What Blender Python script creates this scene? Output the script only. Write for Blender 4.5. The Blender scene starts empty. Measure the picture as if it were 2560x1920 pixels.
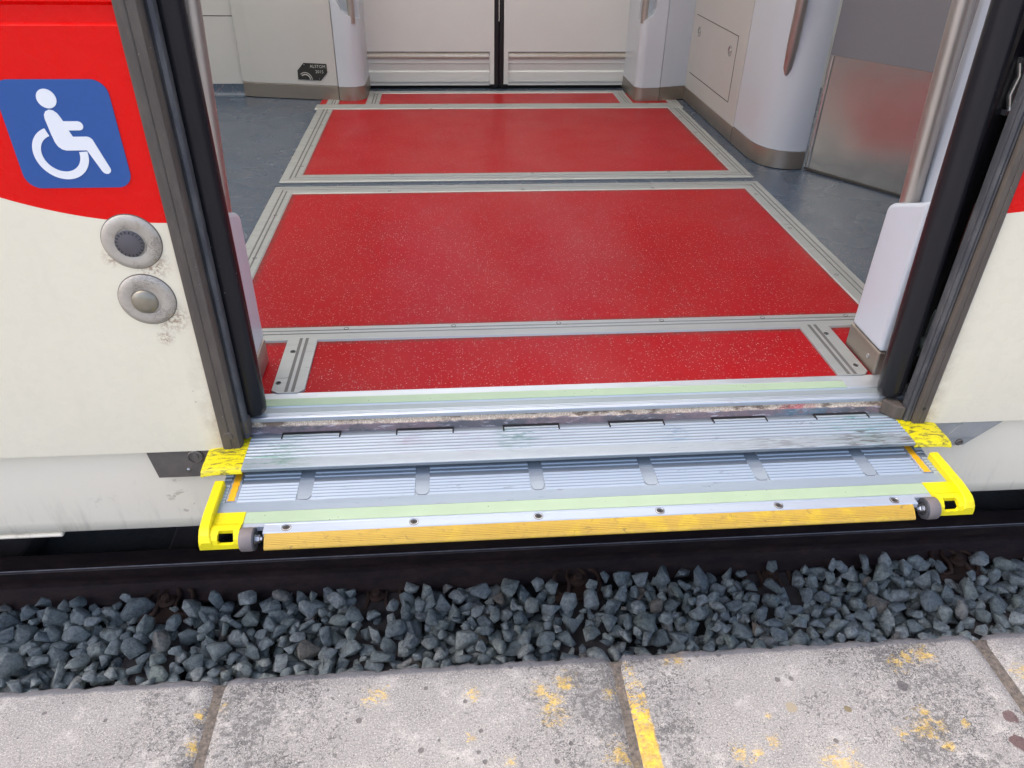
import bpy, bmesh, math, random
import numpy as np
from mathutils import Vector, Matrix
random.seed(7); RNG = np.random.default_rng(7)
SC = bpy.context.scene; COL = SC.collection

# ------------------------------------------------------------------ camera, light, exposure
CAMP = Vector((0.0, -1.177, 0.885))
right = Vector((0.996724, -0.079469, 0.015016)); down = Vector((-0.031696, -0.554644, -0.831484)); fwd = Vector((0.074406, 0.828284, -0.555346))
cd = bpy.data.cameras.new('camera'); cam = bpy.data.objects.new('camera', cd); COL.objects.link(cam)
mw = Matrix.Identity(4)
for i in range(3):
    mw[i][0] = right[i]; mw[i][1] = -down[i]; mw[i][2] = -fwd[i]; mw[i][3] = CAMP[i]
cam.matrix_world = mw
cd.sensor_width = 36; cd.lens = 36*1894.144/2560; cd.clip_start = 0.02; cd.clip_end = 500
SC.camera = cam
SUN_DIR = Vector((-0.62, 0.148, 1.0)).normalized()          # towards the sun: nearly along the track, just over the roof
W = bpy.data.worlds.new('World'); SC.world = W; W.use_nodes = True
wn = W.node_tree.nodes; sky = wn.new('ShaderNodeTexSky'); sky.sky_type = 'NISHITA'; sky.sun_disc = False
sky.sun_elevation = math.asin(SUN_DIR.z); sky.sun_rotation = math.atan2(SUN_DIR.x, SUN_DIR.y)
sky.air_density = 0.8; sky.dust_density = 5.0; sky.ozone_density = 0.6
W.node_tree.links.new(sky.outputs[0], wn['Background'].inputs[0]); wn['Background'].inputs[1].default_value = 0.15
sl = bpy.data.lights.new('sun', 'SUN'); sl.energy = 0.8; sl.angle = math.radians(1.5); sl.color = (1.0, 0.95, 0.88)
sun = bpy.data.objects.new('sun', sl); COL.objects.link(sun); sun.rotation_euler = SUN_DIR.to_track_quat('Z', 'Y').to_euler()
sun.location = (0, 0, 8)
SC.view_settings.view_transform = 'Standard'; SC.view_settings.look = 'None'; SC.view_settings.gamma = 1
SC.view_settings.exposure = 2.0
SC.cycles.max_bounces = 8; SC.cycles.diffuse_bounces = 5; SC.cycles.glossy_bounces = 4
SC.cycles.transparent_max_bounces = 8

# ------------------------------------------------------------------ materials
class M:
    def __init__(s, name, base=(.5, .5, .5), rough=.5, metal=0., coat=0., coat_rough=.1, spec=.5):
        s.m = bpy.data.materials.new(name); s.m.use_nodes = True
        s.N = s.m.node_tree.nodes; s.L = s.m.node_tree.links; s.b = s.N['Principled BSDF']
        s.set('Base Color', base); s.set('Roughness', rough); s.set('Metallic', metal)
        s.set('Coat Weight', coat); s.set('Coat Roughness', coat_rough); s.set('Specular IOR Level', spec)
        s.geo = None
    def plug(s, sock, v):
        if hasattr(v, 'is_output'): s.L.new(v, sock)
        elif isinstance(v, (tuple, list)) and len(v) == 3 and sock.type == 'RGBA': sock.default_value = (*v, 1)
        else: sock.default_value = v
    def set(s, k, v): s.plug(s.b.inputs[k], v); return s
    def g(s):
        if s.geo is None: s.geo = s.N.new('ShaderNodeNewGeometry')
        return s.geo
    def pos(s, sc=(1, 1, 1), off=(0, 0, 0)):
        n = s.N.new('ShaderNodeMapping'); s.L.new(s.g().outputs['Position'], n.inputs[0])
        n.inputs['Scale'].default_value = sc; n.inputs['Location'].default_value = off; return n.outputs[0]
    def xyz(s):
        n = s.N.new('ShaderNodeSeparateXYZ'); s.L.new(s.g().outputs['Position'], n.inputs[0]); return n.outputs
    def noise(s, scale, detail=4, rough=.6, vec=None, dist=0., col=False):
        n = s.N.new('ShaderNodeTexNoise'); s.L.new(vec if vec is not None else s.pos(), n.inputs['Vector'])
        n.inputs['Scale'].default_value = scale; n.inputs['Detail'].default_value = detail
        n.inputs['Roughness'].default_value = rough; n.inputs['Distortion'].default_value = dist
        return n.outputs['Color' if col else 'Fac']
    def vor(s, scale, vec=None, out='Distance', rnd=1.):
        n = s.N.new('ShaderNodeTexVoronoi'); s.L.new(vec if vec is not None else s.pos(), n.inputs['Vector'])
        n.inputs['Scale'].default_value = scale; n.inputs['Randomness'].default_value = rnd
        return n.outputs if out is None else n.outputs[out]
    def ma(s, op, a, b=0., c=0., clamp=False):
        n = s.N.new('ShaderNodeMath'); n.operation = op; n.use_clamp = clamp
        s.plug(n.inputs[0], a); s.plug(n.inputs[1], b); s.plug(n.inputs[2], c); return n.outputs[0]
    def mr(s, v, a, b, c=0., d=1.):
        n = s.N.new('ShaderNodeMapRange'); s.plug(n.inputs[0], v)
        for i, x in enumerate((a, b, c, d)): s.plug(n.inputs[i+1], x)
        return n.outputs[0]
    def mix(s, f, a, b):
        n = s.N.new('ShaderNodeMix'); n.data_type = 'RGBA'
        s.plug(n.inputs[0], f); s.plug(n.inputs[6], a); s.plug(n.inputs[7], b); return n.outputs[2]
    def ramp(s, f, stops):
        n = s.N.new('ShaderNodeValToRGB'); s.L.new(f, n.inputs[0]); e = n.color_ramp.elements
        while len(e) < len(stops): e.new(.5)
        for q, (p, c) in zip(e, stops): q.position = p; q.color = (*c, 1) if isinstance(c, tuple) else (c, c, c, 1)
        return n.outputs[0]
    def bump(s, h, strength=.3, dist=.002, prev=None):
        n = s.N.new('ShaderNodeBump'); n.inputs['Strength'].default_value = strength; n.inputs['Distance'].default_value = dist
        s.L.new(h, n.inputs['Height'])
        if prev is not None: s.L.new(prev, n.inputs['Normal'])
        return n.outputs[0]
    def normal(s, o): s.L.new(o, s.b.inputs['Normal']); return s
    def blob(s, p, r):                                            # 1 inside a soft ball round p
        n = s.N.new('ShaderNodeVectorMath'); n.operation = 'DISTANCE'; s.L.new(s.g().outputs['Position'], n.inputs[0]); n.inputs[1].default_value = p
        return s.mr(n.outputs['Value'], r, 0.)

def mk_body_paint():
    m = M('cream_and_red_paint', rough=.3, coat=.12, coat_rough=.06, spec=.16)
    X, Y, Z = m.xyz()
    q = m.ma('ADD', X, .44); cl = m.ma('MULTIPLY_ADD', m.ma('MULTIPLY', q, q), .76, .423)
    cr = m.ma('MULTIPLY_ADD', m.ma('SUBTRACT', X, .947), .10, .416)
    isr = m.ma('GREATER_THAN', X, .3)
    cut = m.ma('ADD', m.ma('MULTIPLY', isr, cr), m.ma('MULTIPLY', m.ma('SUBTRACT', 1., isr), cl))
    red = m.ma('GREATER_THAN', Z, cut)
    cream = m.mix(m.noise(3., 3), (.73, .655, .485), (.78, .705, .535))
    streak = m.mr(m.noise(14., 5, .65, m.pos((1, 1, .12))), .60, .80)
    cream = m.mix(m.ma('MULTIPLY', streak, .10), cream, (.42, .36, .27))
    # brown grime along the door rubber and at the bottom
    dl = m.ma('MINIMUM', m.ma('ABSOLUTE', m.ma('ADD', X, .445)), m.ma('ABSOLUTE', m.ma('SUBTRACT', X, .953)))
    edge = m.ma('MULTIPLY', m.mr(dl, .035, .0), m.mr(m.noise(26., 6, .7), .38, .66))
    low = m.mr(Z, .22, -.03)
    edge = m.ma('MULTIPLY', edge, m.ma('MULTIPLY_ADD', low, .8, .12))
    cream = m.mix(edge, cream, (.38, .26, .15))
    spots = m.ma('MULTIPLY', m.mr(m.vor(38.), .09, .05), m.mr(m.noise(6., 2), .58, .62))
    cream = m.mix(m.ma('MULTIPLY', spots, .5), cream, (.30, .24, .18))
    rust = m.ma('MULTIPLY', m.ma('MAXIMUM', m.ma('MAXIMUM', m.blob((-.486, 0, .352), .034), m.blob((-.478, 0, .254), .036)), m.ma('MAXIMUM', m.blob((-.545, 0, .366), .020), m.blob((-.496, 0, .215), .018))), m.mr(m.noise(160., 6, .75), .45, .56))
    cream = m.mix(m.ma('MULTIPLY', rust, .9, clamp=True), cream, (.25, .12, .06))
    redc = m.mix(m.noise(4., 3), (.66, .001, .001), (.74, .002, .001))
    m.set('Base Color', m.mix(red, cream, redc))
    m.set('Roughness', m.mr(m.noise(30., 4), .3, .7, .22, .34))
    b1 = m.bump(m.noise(9., 3, .5), .25, .004)
    m.normal(m.bump(m.noise(240., 3), .06, .0006, b1))
    return m.m
def mk_skirt():
    m = M('dusty_cream_paint', rough=.42, coat=.2, coat_rough=.3); X, Y, Z = m.xyz()
    c = m.mix(m.noise(4., 4), (.85, .75, .57), (.89, .79, .62))
    drip = m.ma('MULTIPLY', m.mr(m.noise(30., 6, .7, m.pos((1, 1, .18))), .50, .72), m.mr(Z, -.14, -.25))
    c = m.mix(m.ma('MULTIPLY', drip, .40), c, (.28, .20, .13))
    rust = m.ma('MULTIPLY', m.mr(m.noise(16., 6, .7, None, 1.2), .60, .72), m.ma('MAXIMUM', m.blob((-.60, 0.02, -.19), .16), m.blob((-.48, .02, -.21), .12)))
    c = m.mix(m.ma('MULTIPLY', rust, 1.2, clamp=True), c, (.20, .12, .06))
    return m.set('Base Color', c).normal(m.bump(m.noise(60., 5), .1, .001)).m
def mk_white(name, c0, c1, rough=.35, scuff=.25):
    m = M(name, rough=rough); c = m.mix(m.noise(5., 4), c0, c1)
    s = m.mr(m.noise(34., 6, .75, m.pos((1, 1, .35)), .6), .66, .75)
    c = m.mix(m.ma('MULTIPLY', s, scuff), c, (.33, .24, .17))
    d = m.ma('MULTIPLY', m.mr(m.vor(46.), .055, .03), m.mr(m.noise(7., 2), .60, .63))
    c = m.mix(m.ma('MULTIPLY', d, .7), c, (.12, .10, .09))
    return m.set('Base Color', c).normal(m.bump(m.noise(500., 2), .05, .0004)).m
def mk_alu(name, c0=(.46, .49, .52), c1=(.60, .63, .66), rough=.38, dirt=.5, dirtc=(.10, .09, .08), metal=.75, green=False, valley=None):
    m = M(name, metal=metal, rough=rough)
    c = m.mix(m.noise(40., 4, .6, m.pos((.06, 1, 1))), c0, c1)
    g = m.mr(m.noise(70., 7, .72, m.pos((.22, 1, 1)), .5), .60, .68)
    patch = m.mr(m.noise(3.2, 3, .5, m.pos((1, .6, 1))), .45, .62)
    f = m.ma('MULTIPLY', g, m.ma('MULTIPLY', patch, dirt))
    met = metal
    if green:                                                      # old paint smears and dirt of the upper tread, heavier to the right
        X, Y, Z = m.xyz()
        f = m.ma('MULTIPLY', g, m.ma('MULTIPLY_ADD', m.mr(X, .15, .80), .85, .12))
        f2 = m.ma('MULTIPLY', m.mr(m.noise(240., 4, .6, m.pos((.10, 1, 1))), .46, .56), m.ma('MULTIPLY', m.mr(X, .45, .80), m.ma('MULTIPLY', m.mr(Y, -.028, -.036), m.mr(m.noise(9., 3, .6, m.pos((1, .2, 1))), .35, .55))))
        f = m.ma('MAXIMUM', f, m.ma('MULTIPLY', f2, .85))
        for (p, r, cc, a) in (((-.33, -.02, -.03), .085, (.02, .16, .08), 1.5), ((-.37, -.055, -.03), .08, (.10, .30, .16), .8), ((.115, .0, -.03), .05, (.012, .16, .07), 2.6), ((.82, .0, -.03), .12, (.05, .28, .20), 1.2),
                              ((.43, -.01, -.03), .035, (.01, .14, .26), 1.6), ((.03, .0, -.03), .07, (.26, .10, .20), .7), ((.16, .03, -.03), .10, (.08, .09, .20), .7), ((-.10, .0, -.03), .07, (.25, .10, .16), .7)):
            k = m.ma('MULTIPLY', m.ma('MULTIPLY', m.blob(p, r), a), m.mr(m.noise(110., 6, .8, m.pos((.16, 1, 1)), .4), .48, .60), clamp=True)
            c = m.mix(m.ma('MULTIPLY', k, .55), c, cc)
    c = m.mix(f, c, dirtc)
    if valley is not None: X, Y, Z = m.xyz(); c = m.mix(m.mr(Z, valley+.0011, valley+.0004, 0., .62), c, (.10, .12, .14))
    m.set('Base Color', c).set('Roughness', m.ma('MULTIPLY_ADD', f, .4, m.mr(m.noise(90., 3, .6, m.pos((.05, 1, 1))), .3, .7, rough-.08, rough+.1)))
    m.set('Metallic', m.ma('MULTIPLY', m.ma('SUBTRACT', 1., f), metal))
    return m.normal(m.bump(m.noise(220., 3, .6, m.pos((.08, 1, 1))), .10, .0006)).m
def mk_steel(name, c=(.42, .39, .36), rough=.27, vert=True):
    m = M(name, metal=.88, rough=rough)
    v = m.pos((1, 1, .03) if vert else (.05, .05, 1))
    m.set('Base Color', m.mix(m.noise(12., 5, .6), tuple(.8*x for x in c), c))
    return m.normal(m.bump(m.noise(3.5, 3), .30, .010)).m
def mk_rubber(name, c0, c1, rough=.55, bump=.2, dust=.0, dustc=(.25, .24, .22)):
    m = M(name, rough=rough, spec=.25)
    c = m.mix(m.noise(22., 6, .7, m.pos((1, 1, .15))), c0, c1)
    sp = m.ma('MULTIPLY', m.mr(m.vor(95.), .10, .05), m.mr(m.noise(9., 3), .56, .60))
    c = m.mix(m.ma('MULTIPLY', sp, .8), c, (.28, .28, .27))
    if dust: c = m.mix(m.ma('MULTIPLY', m.mr(m.noise(45., 6, .7, m.pos((1, 1, .3))), .45, .75), dust), c, dustc)
    return m.set('Base Color', c).normal(m.bump(m.noise(90., 5, .7, m.pos((1, 1, .3))), bump, .0015)).m
def mk_floor(name, c0, c1, white=.5, rough=.30):
    m = M(name, rough=rough, spec=.4)
    c = m.mix(m.noise(2.2, 4), c0, c1)
    for sc, th, prob, cc in ((150., .21, 1-white, (.66, .44, .41)), (210., .20, .60, (.40, .20, .17)), (150., .17, .62, tuple(x*.18 for x in c0))):
        v = m.vor(sc, m.pos((1, 1, .2), (sc, 0, 0)), None)
        sep = m.N.new('ShaderNodeSeparateColor'); m.L.new(v['Color'], sep.inputs[0])
        k = m.ma('MULTIPLY', m.ma('LESS_THAN', v['Distance'], th), m.ma('GREATER_THAN', sep.outputs[0], prob))
        c = m.mix(m.ma('MULTIPLY', k, .9), c, cc)
    if c0[0] > .2:                                                 # dirt packed against the metal trims and a worn, greyer walking path
        X, Y, Z = m.xyz(); dd = None
        for S_, v in ((X, -.518), (X, 1.025), (Y, .406), (Y, 1.313), (Y, 1.508), (Y, 2.418), (Y, .338)):
            q = m.ma('ABSOLUTE', m.ma('SUBTRACT', S_, v)); dd = q if dd is None else m.ma('MINIMUM', dd, q)
        gr = m.ma('MULTIPLY', m.mr(dd, .016, .002), m.mr(m.noise(45., 5, .7), .30, .60))
        c = m.mix(m.ma('MULTIPLY', gr, .65), c, (.06, .045, .035))
        wp = m.ma('MULTIPLY', m.mr(m.ma('ABSOLUTE', m.ma('SUBTRACT', X, .25)), .55, .1), m.mr(m.noise(3., 4, .6, m.pos((1.6, .6, 1))), .35, .65))
        c = m.mix(m.ma('MULTIPLY', wp, .16), c, (.34, .13, .12))
        sc = m.mr(m.ma('ABSOLUTE', m.ma('SUBTRACT', m.noise(9., 5, .7, m.pos((1, .5, 1)), 2.), .5)), .0035, 0.)
        c = m.mix(m.ma('MULTIPLY', sc, m.ma('MULTIPLY', m.mr(m.noise(4., 2), .55, .65), .35)), c, (.10, .03, .03))
    sm = m.mr(m.noise(4., 5, .6), .45, .75)
    c = m.mix(m.ma('MULTIPLY', sm, .05), c, (.25, .20, .19))
    m.set('Base Color', c).set('Roughness', m.mr(m.noise(5., 1.5), .3, .7, rough-.02, rough+.08)).set('Specular IOR Level', .10 if c0[0] > .2 else .45)
    return m.normal(m.bump(m.noise(140., 3), .05, .0005)).m
def mk_glow(name):
    m = M(name, rough=.5); X, Y, Z = m.xyz()
    c = m.mix(m.noise(12., 5), (.28, .37, .24), (.37, .47, .32))
    d = m.ma('MULTIPLY', m.mr(m.vor(120., m.pos((.6, 1, 1))), .13, .07), m.mr(m.noise(24., 3), .53, .58))
    c = m.mix(d, c, (.08, .08, .06))
    lines = m.mr(m.noise(90., 6, .8, m.pos((.5, 1, 1)), 2.), .62, .68)
    c = m.mix(m.ma('MULTIPLY', lines, .35), c, (.25, .25, .18))
    return m.set('Base Color', c).m
def mk_yellow(name, dirt=.0, c=(.72, .61, .006)):
    m = M(name, rough=.42, spec=.3)
    cc = m.mix(m.noise(18., 5), c, tuple(min(1, x*.86) for x in c))
    f = m.ma('MULTIPLY', m.mr(m.noise(110., 7, .8, m.pos((.3, 1, 1)), .8), .50, .58), dirt)
    cc = m.mix(f, cc, (.05, .045, .035))
    sc = m.ma('MULTIPLY', m.mr(m.ma('ABSOLUTE', m.ma('SUBTRACT', m.noise(38., 6, .75, m.pos((.6, 1, 1)), 1.5), .5)), .012, .0), m.mr(m.noise(24., 2), .50, .60))
    cc = m.mix(m.ma('MULTIPLY', sc, .7), cc, (.16, .12, .05))
    s = m.mr(m.noise(30., 6, .75), .64, .74); cc = m.mix(m.ma('MULTIPLY', s, .4), cc, (.30, .22, .08))
    return m.set('Base Color', cc).normal(m.bump(m.noise(120., 4), .15, .001)).m
def mk_nosing():
    m = M('worn_yellow_nosing', rough=.5); X, Y, Z = m.xyz()
    c = m.mix(m.noise(20., 5, .6, m.pos((.3, 1, 1))), (.43, .265, .03), (.52, .34, .05))
    br = m.ma('MULTIPLY', m.mr(m.noise(26., 4, .6), .50, .62), m.mr(X, -.25, .3))
    c = m.mix(m.ma('MULTIPLY', br, .5), c, (.60, .42, .015))
    d = m.mr(m.noise(90., 7, .8, m.pos((.6, 1, 1)), 1.), .56, .66)
    c = m.mix(m.ma('MULTIPLY', d, .75), c, (.17, .11, .04))
    fr = m.ma('FRACT', m.ma('MULTIPLY', m.ma('ADD', Y, .204), 1/.0022))
    gr = m.ma('MULTIPLY', m.ma('LESS_THAN', fr, .30), m.mr(m.noise(40., 5, .7), .35, .6, .05, .35))
    c = m.mix(gr, c, (.22, .14, .04))
    return m.set('Base Color', c).normal(m.bump(m.noise(200., 3, .6, m.pos((.1, 1, 1))), .2, .0008)).m
def mk_sill_face():
    m = M('grimy_sill_edge', rough=.7); X, Y, Z = m.xyz()
    grit = m.noise(330., 4, .8)
    peach = m.mix(m.mr(grit, .45, .58), (.50, .36, .24), (.80, .68, .52))
    brown = m.mr(m.noise(34., 6, .75, m.pos((.4, 1, 1))), .52, .60)
    peach = m.mix(m.ma('MULTIPLY', brown, .85), peach, (.13, .08, .05))
    pt = m.noise(9., 5, .7, m.pos((.7, 1, 1)))
    pur = m.ramp(pt, [(.30, (.07, .08, .09)), (.46, (.12, .11, .115)), (.54, (.20, .145, .15)), (.62, (.11, .10, .10)), (.75, (.07, .11, .12))])
    pur = m.mix(m.mr(m.noise(120., 5, .7, m.pos((.2, 1, 1))), .56, .66), pur, (.45, .42, .44))
    k = m.ma('MULTIPLY', m.blob((.72, .03, -.03), .10), m.mr(m.noise(40., 4), .4, .55)); pur = m.mix(m.ma('MULTIPLY', k, .45, clamp=True), pur, (.03, .22, .30))
    k = m.ma('MULTIPLY', m.blob((.70, .05, -.015), .05), m.mr(m.noise(60., 4), .4, .5)); peach = m.mix(m.ma('MULTIPLY', k, .8, clamp=True), peach, (.60, .05, .08))
    f = m.mr(m.ma('ADD', Z, m.ma('MULTIPLY', m.ma('SUBTRACT', m.noise(50., 4), .5), .006)), -.0165, -.0185)
    return m.set('Base Color', m.mix(f, peach, pur)).normal(m.bump(grit, .5, .0015)).m
def mk_rail():
    m = M('rusty_dark_rail_steel', rough=.55, metal=.35)
    c = m.ramp(m.noise(20., 6, .7, m.pos((.4, 1, 1))), [(.3, (.05, .036, .040)), (.55, (.09, .06, .055)), (.75, (.14, .09, .07))])
    return m.set('Base Color', c).normal(m.bump(m.noise(160., 5, .7), .5, .002)).m
def mk_stone():
    m = M('grey_blue_crushed_stone', rough=.85); R = m.g().outputs['Random Per Island']
    v = m.noise(1., 2)
    c = m.ramp(R, [(0., (.30, .36, .36)), (.18, (.44, .52, .51)), (.36, (.62, .70, .67)), (.50, (.38, .45, .47)), (.66, (.78, .84, .80)), (.80, (.50, .58, .51)), (.95, (.82, .86, .80)), (.98, (.50, .46, .38)), (1., (.50, .36, .24))])
    tex = m.noise(70., 7, .75, m.pos((1, 1, 1)))
    c = m.mix(m.mr(tex, .38, .60, 0., 1.), m.mix(.60, c, (.09, .11, .13)), c)
    vein = m.mr(m.ma('ABSOLUTE', m.ma('SUBTRACT', m.noise(34., 5, .6, None, 1.4), .5)), .018, .0)
    c = m.mix(m.ma('MULTIPLY', vein, .45), c, (.60, .63, .62))
    sp = m.mr(m.noise(300., 4, .75), .55, .64); c = m.mix(m.ma('MULTIPLY', sp, .5), c, (.62, .66, .66))
    return m.set('Base Color', c).normal(m.bump(tex, 1., .006)).m
PATCH = [(.132, -.377, .022), (.174, -.366, .024), (.150, -.424, .026), (.150, -.400, .020), (.251, -.390, .014), (.245, -.505, .03), (.515, -.455, .008), (.786, -.464, .014), (.775, -.492, .026), (.800, -.490, .016), (.796, -.525, .014),
         (.845, -.351, .026), (.790, -.366, .020), (.810, -.358, .018), (.607, -.545, .034), (.625, -.553, .02), (.448, -.522, .022), (.470, -.520, .018), (.506, -.499, .015), (.388, -.319, .03), (.845, -.491, .010), (.730, -.500, .012),
         (-.448, -.386, .014), (-.446, -.443, .018), (-.416, -.373, .012), (-.155, -.369, .022), (.012, -.376, .018), (.005, -.458, .010), (-.43, -.50, .012), (.07, -.50, .012), (1.01, -.40, .02), (.975, -.405, .012)]
def mk_concrete():
    m = M('weathered_platform_concrete', rough=.9); X, Y, Z = m.xyz(); P = m.pos()
    c = m.mix(m.noise(3., 4), (.198, .192, .184), (.266, .258, .249))
    c = m.mix(m.mr(m.noise(11., 6, .75), .36, .64), m.mix(.30, c, (.10, .10, .105)), c)
    c = m.mix(m.mr(m.noise(260., 6, .85), .40, .56), m.mix(.62, c, (.06, .058, .06)), c)
    c = m.mix(m.mr(m.noise(420., 4, .7), .54, .64, 0, .7), c, (.42, .41, .40))
    # dark lichen and soot, heavier near the joints
    dj = m.ma('MINIMUM', m.ma('MINIMUM', m.ma('ABSOLUTE', m.ma('ADD', X, .38)), m.ma('ABSOLUTE', m.ma('SUBTRACT', X, .26))), m.ma('ABSOLUTE', m.ma('SUBTRACT', X, .80)))
    near = m.mr(dj, .22, .0)
    big = m.noise(16., 5, .65)
    thr = m.ma('MULTIPLY_ADD', near, -.115, m.ma('MULTIPLY_ADD', m.ma('SUBTRACT', big, .5), -.38, .605))
    ln = m.noise(110., 8, .82)
    lich = m.mr(m.ma('SUBTRACT', ln, thr), .0, .035)
    c = m.mix(m.ma('MULTIPLY', lich, .70), c, (.060, .058, .058))
    fine = m.mr(m.ma('SUBTRACT', m.noise(330., 5, .8), m.ma('MULTIPLY_ADD', m.ma('SUBTRACT', m.noise(22., 5, .75), .5), -.45, m.ma('MULTIPLY_ADD', near, -.05, .60))), 0., .02)
    c = m.mix(m.ma('MULTIPLY', fine, .9), c, (.04, .04, .045))
    pale = m.mr(m.noise(19., 6, .8, m.pos((1, 1, 1), (3, 5, 0))), .54, .66, 0., .45)
    c = m.mix(m.ma('MULTIPLY', pale, m.ma('SUBTRACT', 1., fine)), c, (.37, .36, .345))
    pit = m.vor(34., P, None); sp = m.N.new('ShaderNodeSeparateColor'); m.L.new(pit['Color'], sp.inputs[0])
    pk = m.ma('MULTIPLY', m.mr(m.ma('ADD', pit['Distance'], m.ma('MULTIPLY', m.noise(120., 3), .14)), m.ma('MULTIPLY_ADD', sp.outputs[1], .16, .06), m.ma('MULTIPLY_ADD', sp.outputs[1], .16, .10), 1., 0.), m.ma('GREATER_THAN', sp.outputs[0], .45))
    c = m.mix(m.ma('MULTIPLY', pk, .85), c, (.07, .065, .065))
    pit2 = m.mr(m.vor(95.), .15, .09); c = m.mix(m.ma('MULTIPLY', pit2, m.ma('MULTIPLY', m.mr(big, .45, .6), .7)), c, (.09, .085, .085))
    for (x, y, r, cc) in ((.776, -.414, .016, (.06, .055, .06)), (.917, -.530, .022, (.06, .03, .03)), (.932, -.484, .018, (.07, .04, .04)), (.658, -.450, .010, (.10, .08, .04)), (.561, -.440, .016, (.20, .17, .12))):
        k = m.mr(m.ma('ADD', m.blob((x, y, -.3), r), m.ma('MULTIPLY', m.ma('SUBTRACT', m.noise(70., 4), .5), .9)), .30, .40)
        c = m.mix(m.ma('MULTIPLY', k, .9), c, cc)
    # traces of yellow paint
    tot = None
    for (x, y, r) in PATCH:
        k = m.blob((x, y, -.3), r*2.1); tot = k if tot is None else m.ma('MAXIMUM', tot, k)
    yn = m.noise(105., 8, .85, m.pos((.7, 1, 1)))
    pm = m.mr(m.ma('ADD', m.ma('MULTIPLY', tot, .25), yn), .68, .74)
    st = m.ma('MULTIPLY', m.mr(X, .2815, .2845), m.mr(m.ma('ADD', X, m.ma('MULTIPLY', m.noise(60., 4), .012)), .322, .318))
    st = m.ma('MULTIPLY', st, m.mr(m.ma('ADD', yn, m.mr(Y, -.33, -.50, -.08, .16)), .50, .55))
    sl2 = m.ma('MULTIPLY', m.mr(X, .245, .26), m.ma('MULTIPLY', m.mr(X, .268, .266), m.mr(m.ma('ADD', yn, m.mr(Y, -.38, -.5, -.15, .02)), .55, .60)))
    pm = m.ma('MAXIMUM', m.ma('MAXIMUM', pm, st), sl2)
    pm = m.ma('MULTIPLY', pm, m.mr(Z, -.33, -.31))
    yc = m.mix(m.mr(m.noise(60., 5, .8), .40, .60), (.30, .20, .05), (.58, .38, .02))
    c = m.mix(m.ma('MULTIPLY', pm, m.ma('MULTIPLY_ADD', st, .30, .58, clamp=True)), c, yc)
    # train's shadow strip along the nose, painted into the colour
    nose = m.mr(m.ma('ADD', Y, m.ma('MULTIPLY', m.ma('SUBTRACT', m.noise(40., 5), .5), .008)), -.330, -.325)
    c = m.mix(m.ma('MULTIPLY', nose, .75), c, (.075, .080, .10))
    m.set('Base Color', c)
    h = m.ma('SUBTRACT', m.ma('SUBTRACT', m.ma('MULTIPLY', m.noise(210., 6, .8), .5), m.ma('MULTIPLY', pk, .6)), m.ma('MULTIPLY', lich, .15))
    return m.normal(m.bump(h, .8, .003)).m
def mk_mortar():
    m = M('brown_joint_mortar', rough=.95)
    c = m.mix(m.mr(m.noise(120., 6, .8), .4, .6), (.045, .040, .036), (.12, .10, .085))
    k = m.mr(m.noise(40., 6, .8), .58, .64); c = m.mix(m.ma('MULTIPLY', k, .25), c, (.30, .22, .08))
    return m.set('Base Color', c).normal(m.bump(m.noise(150., 5, .8), .9, .003)).m
def mk_simple(name, c, rough=.5, metal=0., var=.2, bump=.1, scale=30., **k):
    m = M(name, rough=rough, metal=metal, **k)
    m.set('Base Color', m.mix(m.noise(scale, 6, .7), tuple(x*(1-var) for x in c), tuple(min(1, x*(1+var)) for x in c)))
    return m.normal(m.bump(m.noise(scale*5, 4, .7), bump, .001)).m
def mk_ring():
    m = M('scratched_button_ring', rough=.38, metal=.25)
    c = m.mix(m.noise(14., 4), (.36, .32, .26), (.48, .43, .36))
    s = m.mr(m.ma('ABSOLUTE', m.ma('SUBTRACT', m.noise(55., 6, .75, m.pos((.5, 1, 1)), 2.5), .5)), .030, 0.)
    s = m.ma('MULTIPLY', s, m.mr(m.noise(16., 2), .46, .56))
    c = m.mix(m.ma('MULTIPLY', s, .85), c, (.10, .085, .075))
    g = m.mr(m.noise(60., 7, .8, None, .5), .52, .66); c = m.mix(m.ma('MULTIPLY', g, .5), c, (.22, .16, .11))
    return m.set('Base Color', c).normal(m.bump(m.noise(120., 4), .15, .001)).m
def mk_glass():
    m = M('window_glass', (.8, .85, .85), rough=.02)
    t = m.N.new('ShaderNodeBsdfTransparent'); t.inputs[0].default_value = (.72, .78, .78, 1); mx = m.N.new('ShaderNodeMixShader'); f = m.N.new('ShaderNodeFresnel')
    gl = m.N.new('ShaderNodeBsdfGlossy'); gl.inputs['Roughness'].default_value = .02
    m.L.new(f.outputs[0], mx.inputs[0]); m.L.new(t.outputs[0], mx.inputs[1]); m.L.new(gl.outputs[0], mx.inputs[2])
    m.L.new(mx.outputs[0], m.N['Material Output'].inputs[0]); return m.m

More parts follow.
